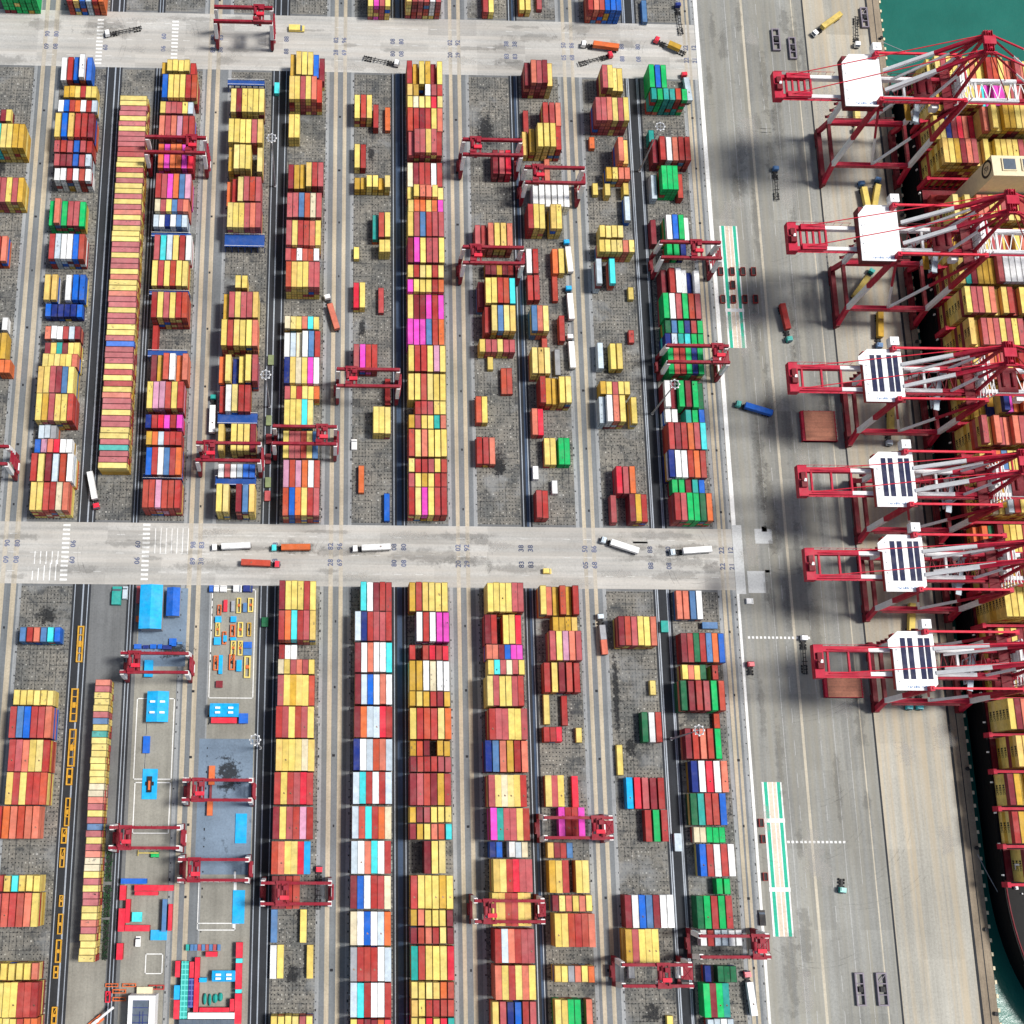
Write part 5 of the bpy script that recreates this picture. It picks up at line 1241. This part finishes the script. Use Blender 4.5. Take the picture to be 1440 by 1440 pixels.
    for y in (-1,1):
        seg('mast',(35,y*4.8,ZG+1.2),(ax,y*3.6,ZA),1.1,1.1,[(0,1,0)],r)
        seg('mast',(24.5,y*4.8,ZG+1.2),(ax-.6,y*3.6,ZA),.9,.9,[(0,.5,1),(.5,1,0)],r)
        seg('backstay_strut',(3.5,y*4.6,ZR),(ax-.8,y*3.6,ZA-.8),1.45,1.3,[(0,.52,1),(.52,1,0)],r)
        mb=MB(); mb.beam((-36,y*4.6,ZG+1.5),(ax-1,y*3.3,ZA+.4),.32); mb.build('backstay_rope',br,r)
        seg('middle_stay',(8,y*2.6,ZG+3),(ax-1,y*3.0,ZA-2),.9,.8,[(0,.66,1),(.66,1,0)],r)
        seg('forestay',(ax+.6,y*3.6,ZA),(74,y*4.6,ZG+1.3),.6,.6,[(0,.45,0),(.45,.75,1),(.75,1,0)],r)
        mb=MB(); mb.beam((ax+.6,y*3.2,ZA-.5),(58,y*4.6,ZG+1.3),.35); mb.build('forestay',red_,r)
        seg('forestay',(ax+.6,y*3.8,ZA+.3),(99,y*4.6,ZG+1.3),.6,.6,[(0,.3,0),(.3,.7,1),(.7,1,0)],r)
    mb=MB(); mb.box(ax-1.6,-5,ZA-.8,ax+1.6,5,ZA+.8); mb.box(ax-2.4,-1.8,ZA+.8,ax+2.4,1.8,ZA+2.0); mb.box(ax+1.6,-4.4,ZA-2.2,ax+4,-3.2,ZA-1); mb.box(ax+1.6,3.2,ZA-2.2,ax+4,4.4,ZA-1)
    for i in range(4): mb.box(ax-1.4+i*.9,-4.6,ZA+.8,ax-1.3+i*.9,4.6,ZA+1.9)
    for y in (-3.6,3.6): mb.cyl((ax,y-.4,ZA+1.3),.9,.8,12,'Y')
    for f in (.35,.68):
        m2=MB(); m2.beam((35-1.5*f,-4.8+1.2*f,ZG+1.2+(ZA-ZG)*f),(35-1.5*f,4.8-1.2*f,ZG+1.2+(ZA-ZG)*f),.6); m2.build('mast_crossbar',red_,r)
    m2=MB(); m2.box(14,-4,ZG-.5,14.9,4,ZG+.5); m2.build('girder_tie',wht,r)
    mb.build('apex_frame',red_,r)
    # boom hinge stair tower (white lattice) and boom bracing
    mb=MB()
    for i in range(7):
        z=ZG-9+i*2.4; mb.box(36.2,-8+i*1.1,z,39.4,8.6-i*.3,z+.16)
        mb.beam((36.5,-8,z),(36.5,8,z+2.2),.3); mb.beam((39.2,8,z),(39.2,-8,z+2.2),.3)
    for x in (36.3,39.3):
        for y in (-8,0,8): mb.beam((x,y,ZG-10),(x,y,ZG+8),.35)
    for i in range(14):
        a=42+i*4.2; mb.beam((a,-4,ZG),(a+2.1,4,ZG),.3); mb.beam((a+2.1,4,ZG),(a+4.2,-4,ZG),.3)
    for a in (45,62,82,100): mb.box(a,-4,ZG-.5,a+.9,4,ZG+.5)
    for y in (-3.9,3.9): mb.beam((36.2,y,ZG),(101,y,ZG),.3)
    mb.build('boom_lattice',wht,r)
    mb=MB(); mb.box(30,-HY,ZG+1.2,34,HY,ZG+1.5)
    for i in range(8): mb.beam((30,-HY+i*2.7,ZG+1.4),(34,-HY+i*2.7+1.3,ZG+3.2),.25)
    for y in (-HY+1,-3,3,HY-1): mb.box(30.4,y,ZG-6,33.6,y+1.0,ZG+1.2)
    mb.build('waterside_platform',redd,r)
    mb=MB(); zp=ZG-9
    for i in range(5): mb.beam((22.5+i*.9,-9.5+i*.6,zp-i*1.5),(26.5-i*.3,7.5-i*2.6,zp-i*1.5-.8),2.2,.25)
    mb.beam((24.5,-6,zp-8),(24.5,-4.6,ZG-1),.4); mb.beam((24.5,3,zp-8),(24.5,4.6,ZG-1),.4); mb.beam((24.5,-6,zp-7.6),(24.5,3,zp-7.6),.5); mb.build('maintenance_platform',paint('w'),r)
    # trolley with cabin and spreader
    tx=22. if tall else 48.
    mb=MB(); mb.box(tx-4,-5.2,ZG+1.15,tx+4,5.2,ZG+1.7); mb.cyl((tx-2,-3,ZG+2.2),.6,6,10,'Y'); mb.cyl((tx+2,-3,ZG+2.2),.6,6,10,'Y'); tro=mb.build('trolley',rd,r)
    mb=MB(); mb.box(tx+4.5,-7.6,ZG-5,tx+7.5,-5.4,ZG-1.4); mb.build('operator_cabin',wht,tro)
    mb=MB(); zz=ZG-14; mb.box(tx-1.2,-6,zz,tx+1.2,6,zz+.6)
    for a in (-1,1):
        for b_ in (-2,2): mb.beam((tx+a,b_,zz+.6),(tx+a,b_*1.6,ZG+1),.1)
    mb.build('spreader',paint('m'),tro)
    return r
pt,pb=make_sts(True),make_sts(False)
STS=[(309.5,1,'quay crane with plain white house roof nearest the top edge'),(239.5,1,'second quay crane from top, plain white roof beside the second ship bay'),(183.4,0,'topmost of four quay cranes with dark roof panels, red hatch cover beside it'),
(140,0,'second from top of four quay cranes with dark roof panels'),(106.4,0,'third from top of four quay cranes with dark roof panels'),(68.7,0,'lowest quay crane, dark roof panels, hatch cover under its tail')]
used=set()
for y,tall,lab in STS:
    p_=pt if tall else pb
    r=p_ if tall not in used else copy_tree(p_); used.add(tall)
    r.location=(227.5,y,0); r['label']=lab; r['group']='red and white quay cranes along the berth'
# ------------------------------------------------------------------ trucks
def cabpaint():
    m,nt,b=new_mat('cab_paint'); a=nd(nt,'ShaderNodeObjectInfo'); lk(nt,a.outputs['Color'],b.inputs['Base Color']); b.inputs['Roughness'].default_value=.35; return m
m_cab=cabpaint(); m_glass=paint('a',.15); m_ch=paint('k',.6)
def make_tractor():
    r=thing('truck_tractor','','truck')
    mb=MB()   # cab with sloping front, origin at cab centre, +Y forward
    pr=[(-1.1,.9),(1.05,.9),(1.15,1.9),(.75,3.0),(-1.1,3.05)]
    for a,(y0,z0) in enumerate(pr):
        y1,z1=pr[(a+1)%5]; mb.face([(-1.22,y0,z0),(-1.22,y1,z1),(1.22,y1,z1),(1.22,y0,z0)])
    mb.face([(-1.22,y,z) for y,z in pr[::-1]]); mb.face([(1.22,y,z) for y,z in pr]); mb.box(-.9,-1.0,3.05,.9,.2,3.3)
    cab=mb.build('cab',m_cab,r)
    mb=MB(); mb.face([(-1.1,1.15,2.0),(1.1,1.15,2.0),(1.1,.80,2.92),(-1.1,.80,2.92)]); mb.build('windscreen',m_glass,cab)
    mb=MB(); mb.box(-.5,-4.4,.75,.5,1.3,1.05); mb.box(-1.1,-1.9,.6,-.6,-.9,1.2); mb.box(.6,-1.9,.6,1.1,-.9,1.2); mb.build('tractor_frame',m_ch,r)
    for y in (.5,-2.9,-4.1):
        for x in (-1.2,.85): mb=MB(); mb.cyl((x,y,.5),.5,.35,12,'X'); mb.build('wheel',m_ch,r)
    return r
def add_trailer(r):
    e=bpy.data.objects.new('trailer',None)
    mb=MB()
    for x in (-.62,.42): mb.box(x,-6.4,1.1,x+.2,6.1,1.42)
    for i in range(8): mb.box(-1.2 if i%3==0 else -.42,-6.2+i*1.72,1.12,1.2 if i%3==0 else .42,-5.9+i*1.72,1.40)
    t=mb.build('trailer',m_ch,r)
    for y in (-5.2,-4.0,-2.8):
        for x in (-1.2,.85): mb=MB(); mb.cyl((x,y,.5),.5,.35,12,'X'); mb.build('wheel',m_ch,t)
    return t
p_tr=make_tractor(); p_full=make_tractor(); add_trailer(p_full); used=set()
for cx_,cy_,bx,by,cc,load,lab in TRUCKS:
    solo=load is None
    pr=p_tr if solo else p_full
    r=pr if solo not in used else copy_tree(pr); used.add(solo)
    d=Vector((cx_-bx,cy_-by)); hd=math.atan2(-d.x,d.y)
    r.location=(cx_,cy_,0); r.rotation_euler=(0,0,hd); r['label']=lab; r['group']='trucks driving and waiting in the yard'
    for ch in r.children:
        if ch.name.startswith('cab'): ch.color=tuple(COL[cc])+(1,)
        if ch.name.startswith('trailer'):
            dist=max(9.0,min(d.length,10.6)); ch.location=(0,-dist,0)
    if load:
        d.normalize(); rot=Matrix.Rotation(hd,3,'Z'); dist=max(9.0,min((Vector((cx_-bx,cy_-by))).length,10.6))
        c0=Vector((cx_,cy_,0))-Vector((d.x,d.y,0))*dist
        n=len(load); l40=n==1 and 'short' not in lab
        for i,c in enumerate(load):
            L=12.19 if l40 else 6.06
            off=Vector((-CW/2,(-L/2 if n==1 else (.05 if i==0 else -6.11)),0)); q=c0+rot@off
            nm=lab.split(' with ')[0]
            t='%s container carried by the %s'%(WORD[c],lab) if False else '%s container riding on the %s'%(WORD[c],lab)
            t=' '.join(t.split()[:16])
            single(q.x,q.y,1.45,l40,c,t,'containers riding on trucks',hd)
# ------------------------------------------------------------------ light poles
PL=['light mast in the upper dark lane beside the yellow row, near the top road','light mast in the upper dark lane, lower of two','light mast leaning over the maroon stacks below the middle road','light mast among green stacks by the lower of two gantries','light mast by the green stacks near the top road','light mast in the dark lane right of the blue-grey floor']
def make_pole():
    r=thing('light_mast','','light mast')
    mb=MB(); mb.cyl((0,0,0),.7,.6,10); mb.cyl((0,0,.6),.42,37.6,10,r2=.16); mb.build('pole',paint('A'),r)
    mb=MB(); n=20
    for i in range(n):
        a,b_=2*math.pi*i/n,2*math.pi*(i+1)/n; mb.beam((1.7*math.cos(a),1.7*math.sin(a),38),(1.7*math.cos(b_),1.7*math.sin(b_),38),.35,.3)
    for i in range(4): a=i*math.pi/2; mb.beam((0,0,38),(1.7*math.cos(a),1.7*math.sin(a),38),.15)
    h=mb.build('lamp_ring',paint('A'),r)
    for i in range(8):
        a=2*math.pi*i/8; mb=MB(); x,y=1.9*math.cos(a),1.9*math.sin(a); mb.box(x-.3,y-.3,37.5,x+.3,y+.3,37.9); mb.build('lamp',wht,h)
    return r
pp=make_pole()
for i,((x,y,z),lab) in enumerate(zip(POLES,PL)):
    r=pp if i==0 else copy_tree(pp); r.location=(x,y,0); r.scale=(1,1,min(z,42)/38); r['label']=lab; r['group']='tall light masts'
# ------------------------------------------------------------------ workshop yard and loose equipment
def m_net(key):
    m,nt,b=new_mat('canopy_'+WORD[key]); p=geo_pos(nt); sx=nd(nt,'ShaderNodeSeparateXYZ'); lk(nt,p,sx.inputs[0])
    f=math_(nt,'LESS_THAN',math_(nt,'FRACT',math_(nt,'DIVIDE',sx.outputs['Y'],1.9)),.22); g=math_(nt,'LESS_THAN',math_(nt,'FRACT',math_(nt,'DIVIDE',sx.outputs['X'],1.3)),.2)
    lk(nt,mixc(nt,math_(nt,'MAXIMUM',f,g),COL[key],tuple(min(1,v*1.5+.1) for v in COL[key])),b.inputs['Base Color']); b.inputs['Roughness'].default_value=.4; return m
m_hedge=ground_mat('hedge_leaf',(.02,.07,.025),.6,None,.3,.4); m_rust=ground_mat('rusty_plate',(.62,.26,.16),.45,'X',.9,.35)
def yard(kind,name,lab,cat,x0,y0,x1,y1,z,c):
    cx_,cy_=(x0+x1)/2,(y0+y1)/2; hx,hy=max(.4,(x1-x0)/2),max(.4,(y1-y0)/2)
    t=thing(name,lab,cat,(cx_,cy_,0)); mb=MB(); lng=hy>=hx
    P=lambda m,n_,mt,par=t: m.build(n_,mt,par)
    if kind=='shed':
        mb.box(-hx+.3,-hy+.3,0,hx-.3,hy-.3,z-.6); P(mb,'wall',paint('A'))
        mb=MB(); r_=z+.9
        if lng: mb.face([(-hx,-hy,z-.4),(0,-hy,r_),(0,hy,r_),(-hx,hy,z-.4)]); mb.face([(0,-hy,r_),(hx,-hy,z-.4),(hx,hy,z-.4),(0,hy,r_)]); mb.face([(-hx,-hy,z-.4),(hx,-hy,z-.4),(0,-hy,r_)]); mb.face([(hx,hy,z-.4),(-hx,hy,z-.4),(0,hy,r_)])
        else: mb.face([(-hx,-hy,z-.4),(hx,-hy,z-.4),(hx,0,r_),(-hx,0,r_)]); mb.face([(-hx,0,r_),(hx,0,r_),(hx,hy,z-.4),(-hx,hy,z-.4)]); mb.face([(-hx,hy,z-.4),(-hx,-hy,z-.4),(-hx,0,r_)]); mb.face([(hx,-hy,z-.4),(hx,hy,z-.4),(hx,0,r_)])
        if lng:
            for i in range(int(2*hy/2.2)): y=-hy+1+i*2.2; mb.beam((-hx,y,z-.36),(0,y,r_+.04),.16,.08); mb.beam((hx,y,z-.36),(0,y,r_+.04),.16,.08)
        else:
            for i in range(int(2*hx/2.2)): x=-hx+1+i*2.2; mb.beam((x,-hy,z-.36),(x,0,r_+.04),.16,.08); mb.beam((x,hy,z-.36),(x,0,r_+.04),.16,.08)
        ro=P(mb,'roof',paint(c))
        if 'vents' in lab or 'above' in lab or 'white' in lab:
            for sx_ in (-.45,.45):
                for sy in (-.4,.3):
                    mb=MB(); mb.box(sx_*hx-1,sy*hy-.4,z-.1,sx_*hx+1,sy*hy+.4,r_+.2); mb.build('roof_vent',wht,ro)
    elif kind=='cabin' or kind=='rack' and False:
        if z<1: 
            mb.box(-hx,-hy,.03,hx,hy,z); P(mb,'sheet',paint(c,.6)); 
            if 'machine' in lab:
                mb=MB(); mb.box(-hx*.3,-hy*.55,z,hx*.3,hy*.5,z+1.1); mb.box(-hx*.55,-hy*.1,z,hx*.55,hy*.15,z+.6); P(mb,'machine_part',paint('k')); mb=MB(); mb.box(-.4,-hy*.4,z+1.1,.4,hy*.2,z+1.5); P(mb,'boom_piece',paint('O'))
        else:
            mb.box(-hx+.12,-hy+.12,0,hx-.12,hy-.12,z-.25); P(mb,'body',paint(c,.5) if c!='X' else paint('R',.6))
            mb=MB(); mb.box(-hx,-hy,z-.25,hx,hy,z)
            n=max(1,int(2*max(hx,hy)/2.6))
            for i in range(1,n):
                f=-1+2*i/n
                if lng: mb.box(-hx,f*hy-.06,z,hx,f*hy+.06,z+.07)
                else: mb.box(f*hx-.06,-hy,z,f*hx+.06,hy,z+.07)
            P(mb,'roof',paint(c,.5))
    elif kind=='net':
        for sx_ in (-1,1):
            for i in range(int(hy)): 
                pass
        mb.box(-hx,-hy,z-.2,hx,hy,z); P(mb,'canopy_panel',m_net(c)); mb=MB()
        for sx_ in (-hx+.2,hx-.4):
            for i in range(10): y=-hy+.2+i*(2*hy-.5)/9; mb.box(sx_,y,0,sx_+.2,y+.2,z-.2)
        P(mb,'post',paint('A'))
    elif kind=='frame':
        w_=min(.55,min(hx,hy)*.45); mt=paint(c,.55)
        mb.box(-hx,-hy,.25,-hx+w_,hy,z); mb.box(hx-w_,-hy,.25,hx,hy,z); mb.box(-hx+w_,-hy,.25,hx-w_,-hy+w_,z-.01); mb.box(-hx+w_,hy-w_,.25,hx-w_,hy,z-.01)
        P(mb,'outer_frame',mt); mb=MB(); L=max(hx,hy); n=max(2,int(L/1.6)); rr=random.Random(int(x0*7+y0*3))
        for i in range(1,n):
            f=-1+2*i/n; 
            if lng:
                mb.box(-hx+w_,f*hy-.18,.35,hx-w_,f*hy+.18,z-.1)
                if rr.random()<.5: mb.beam((-hx+w_,f*hy,z-.3),(hx-w_,(f+1.6/n)*hy,z-.3),.25)
            else: mb.box(f*hx-.18,-hy+w_,.35,f*hx+.18,hy-w_,z-.1)
        P(mb,'cross_bar',mt); mb=MB(); mb.box(-hx*.45,-hy*.16,.3,hx*.45,hy*.16,z+.35); P(mb,'centre_box',paint('O' if c=='Y' else ('k' if c!='m' else 'm'),.55))
        mb=MB(); mb.box(-hx*.9,-hy*.9,0,-hx*.9+.3,-hy*.9+.3,.3); mb.box(hx*.9-.3,hy*.9-.3,0,hx*.9,hy*.9,.3); mb.box(hx*.9-.3,-hy*.9,0,hx*.9,-hy*.9+.3,.3); mb.box(-hx*.9,hy*.9-.3,0,-hx*.9+.3,hy*.9,.3); P(mb,'foot',paint('k'))
    elif kind=='rack':
        mb.box(-hx,-hy,z-.5,hx,hy,z)
        for i in range(7): x=-hx+i*(2*hx-.3)/6; mb.box(x,-hy,0,x+.3,-hy+.3,z-.5); mb.box(x,hy-.3,0,x+.3,hy,z-.5)
        P(mb,'platform',paint('v',.5)); mb=MB()
        for y in (-hy,hy-.12):
            mb.box(-hx,y,z+.9,hx,y+.12,z+1.05)
            for i in range(9): x=-hx+i*(2*hx-.12)/8; mb.box(x,y,z,x+.12,y+.12,z+.9)
        P(mb,'railing',wht)
    elif kind in('van','forklift'):
        k=paint(c,.35)
        mb.box(-hx,-hy,.45,hx,hy,z*.55)
        if lng: mb.box(-hx+.1,-hy+.1,z*.55,hx-.1,hy*.45,z)
        else: mb.box(-hx+.1,-hy+.1,z*.55,hx*.45,hy-.1,z)
        P(mb,'body',k); mb=MB()
        if lng: mb.face([(-hx+.15,hy*.46,z*.95),(hx-.15,hy*.46,z*.95),(hx-.15,hy*.72,z*.57),(-hx+.15,hy*.72,z*.57)][::-1])
        else: mb.face([(hx*.46,-hy+.15,z*.95),(hx*.72,-hy+.15,z*.57),(hx*.72,hy-.15,z*.57),(hx*.46,hy-.15,z*.95)])
        P(mb,'windscreen',m_glass)
        for a in (-.6,.6):
            for b_ in (-1,1):
                mb=MB()
                if lng: mb.cyl((b_*(hx-.15)-.12,a*hy,.36),.36,.25,10,'X')
                else: mb.cyl((a*hx,b_*(hy-.15)-.12,.36),.36,.25,10,'Y')
                P(mb,'wheel',m_ch)
        if kind=='forklift':
            mb=MB(); mb.box(-hx-.9,-hy*.6,.1,-hx,-hy*.35,.25); mb.box(-hx-.9,hy*.35,.1,-hx,hy*.6,.25); mb.box(-hx-.12,-hy*.7,.1,-hx,hy*.7,z+.8); P(mb,'mast',paint('k'))
    elif kind=='hedge':
        rr=random.Random(int(y0)); 
        for i in range(int(hy*hx*26)):
            px,py,pz=rr.uniform(-hx,hx),rr.uniform(-hy,hy),rr.uniform(.3,z); s=rr.uniform(.25,.6)
            q=[Vector((rr.uniform(-s,s),rr.uniform(-s,s),rr.uniform(-s,s)*.6)) for _ in range(4)]; mb.face([Vector((px,py,pz))+v for v in q])
        P(mb,'foliage',m_hedge); mb=MB(); mb.box(-hx*.8,-hy,0,hx*.8,hy,.35); P(mb,'planter',paint('k'))
    elif kind=='boat':
        n=9; ring=[]
        for i in range(n+1):
            f=-1+2*i/n; w_=hx*math.sqrt(max(.05,1-abs(f)**2.4)); ring.append([(-w_,f*hy,.2),(-w_*.8,f*hy,z*.7),(0,f*hy,z),(w_*.8,f*hy,z*.7),(w_,f*hy,.2)])
        for a,b_ in zip(ring,ring[1:]):
            for j in range(4): mb.face([a[j],a[j+1],b_[j+1],b_[j]])
        mb.face(ring[0][::-1]); mb.face(ring[-1]); P(mb,'cover',paint(c,.45)); mb=MB()
        for f in (-.5,0,.5): mb.box(-hx*.85,f*hy-.15,0,hx*.85,f*hy+.15,.35)
        P(mb,'cradle',paint('k'))
    elif kind=='bin':
        mb.box(-hx,-hy,.1,hx,hy,.3)
        for a in (-1,1): mb.box(a*hx-(.12 if a>0 else 0),-hy,.3,a*hx+(0 if a>0 else .12),hy,z); mb.box(-hx+.12,a*hy-(.12 if a>0 else 0),.3,hx-.12,a*hy+(0 if a>0 else .12),z)
        P(mb,'tub',paint('R',.5)); mb=MB(); mb.box(-hx+.15,-hy+.15,.3,hx-.15,hy-.15,z*.7); P(mb,'contents',paint('k'))
    elif kind=='hatch':
        mb.box(-hx,-hy,.4,hx,hy,z-.3)
        for i in range(8): y=-hy+i*(2*hy-.4)/7; mb.box(-hx-.15,y,.4,hx+.15,y+.4,z-.02)
        P(mb,'frame',paint('i',.6)); mb=MB(); mb.box(-hx+1.2,-hy+.2,z-.3,hx-.6,hy-.2,z+.03); P(mb,'top_plate',m_rust); mb=MB()
        for i in range(6): mb.box(-hx+1+i*2.4,hy-.02,z-1,-hx+1.5+i*2.4,hy+.3,z-.3)
        P(mb,'lifting_lug',paint('j',.6))
    elif kind=='glass':
        mb.box(-hx,-hy,0,hx,hy,z-1.2); P(mb,'wall',wht); mb=MB(); q=1.6
        for a in (mb.box(-hx,-hy,z-1.2,-hx+q,hy,z),mb.box(hx-q*1.4,-hy,z-1.2,hx,hy,z),mb.box(-hx+q,hy-q,z-1.2,hx-q*1.4,hy,z)): pass
        P(mb,'parapet',wht); mb=MB(); mb.box(-hx+q,-hy,z-1.2,hx-q*1.4,hy-q,z-.7); gl=P(mb,'glass_roof',paint('a',.25)); mb=MB()
        for i in range(7): y=hy-q-i*2.6; mb.box(-hx+q,y-.2,z-.7,hx-q*1.4,y,z-.55)
        for x in (-.12,.12): mb.box(x*hx-.1,-hy,z-.7,x*hx+.1,hy-q-4,z-.5)
        mb.build('glazing_bar',paint('N',.4),gl); mb=MB(); mb.box(-3,hy,0,3,hy+2.4,3); P(mb,'porch',cream)
    return t
for a in YARD: yard(*a)
# mobile crane with white boom, telehandler, hoses in the workshop yard
t=thing('mobile_crane','small mobile crane with raised white boom at bottom left','mobile crane',(-85.5,-64.5,0),-.9)
mb=MB(); mb.box(-1.3,-3,.5,1.3,3,1.5); mb.box(-1.2,1.2,1.5,.2,2.9,2.8); mb.build('body',paint('O'),t)
mb=MB(); mb.beam((0,-1,2.0),(0,9,6.5),.9); mb.beam((0,-1.4,2),(0,1,3.2),1.2); mb.build('boom',wht,t)
for y in (-2,0,2):
    for x in (-1.3,.95): mb=MB(); mb.cyl((x,y,.5),.5,.35,10,'X'); mb.build('wheel',m_ch,t)
t=thing('telehandler','green and yellow telehandler below the gantry touching the sideways row','telehandler',(-66.5,-3,0),1.57)
mb=MB(); mb.box(-1,-2.2,.5,1,1.2,1.4); mb.box(-.9,-.8,1.4,.1,.8,2.4); mb.build('body',paint('G'),t); mb=MB(); mb.beam((.6,-2,1.7),(.6,6,1.3),.4); mb.box(-.5,6,.4,1.6,6.2,1.4); mb.build('boom',paint('Y'),t)
for y in (-1.5,.6):
    for x in (-1.2,.85): mb=MB(); mb.cyl((x,y,.55),.55,.35,10,'X'); mb.build('wheel',m_ch,t)
t=thing('orange_jib','','yard machine',(-44.8,21,0)); t.name='yard_loader'; t['label']='orange yard loader lying under the gantry on the blue-grey floor'
mb=MB(); mb.box(-1.2,-9,.4,1.0,-3,2.2); mb.box(-1.0,3,.4,1.4,10.5,1.8); mb.build('body',paint('O'),t); mb=MB(); mb.box(-.5,-3,.6,.4,3,1.5); mb.build('link_beam',paint('r'),t)
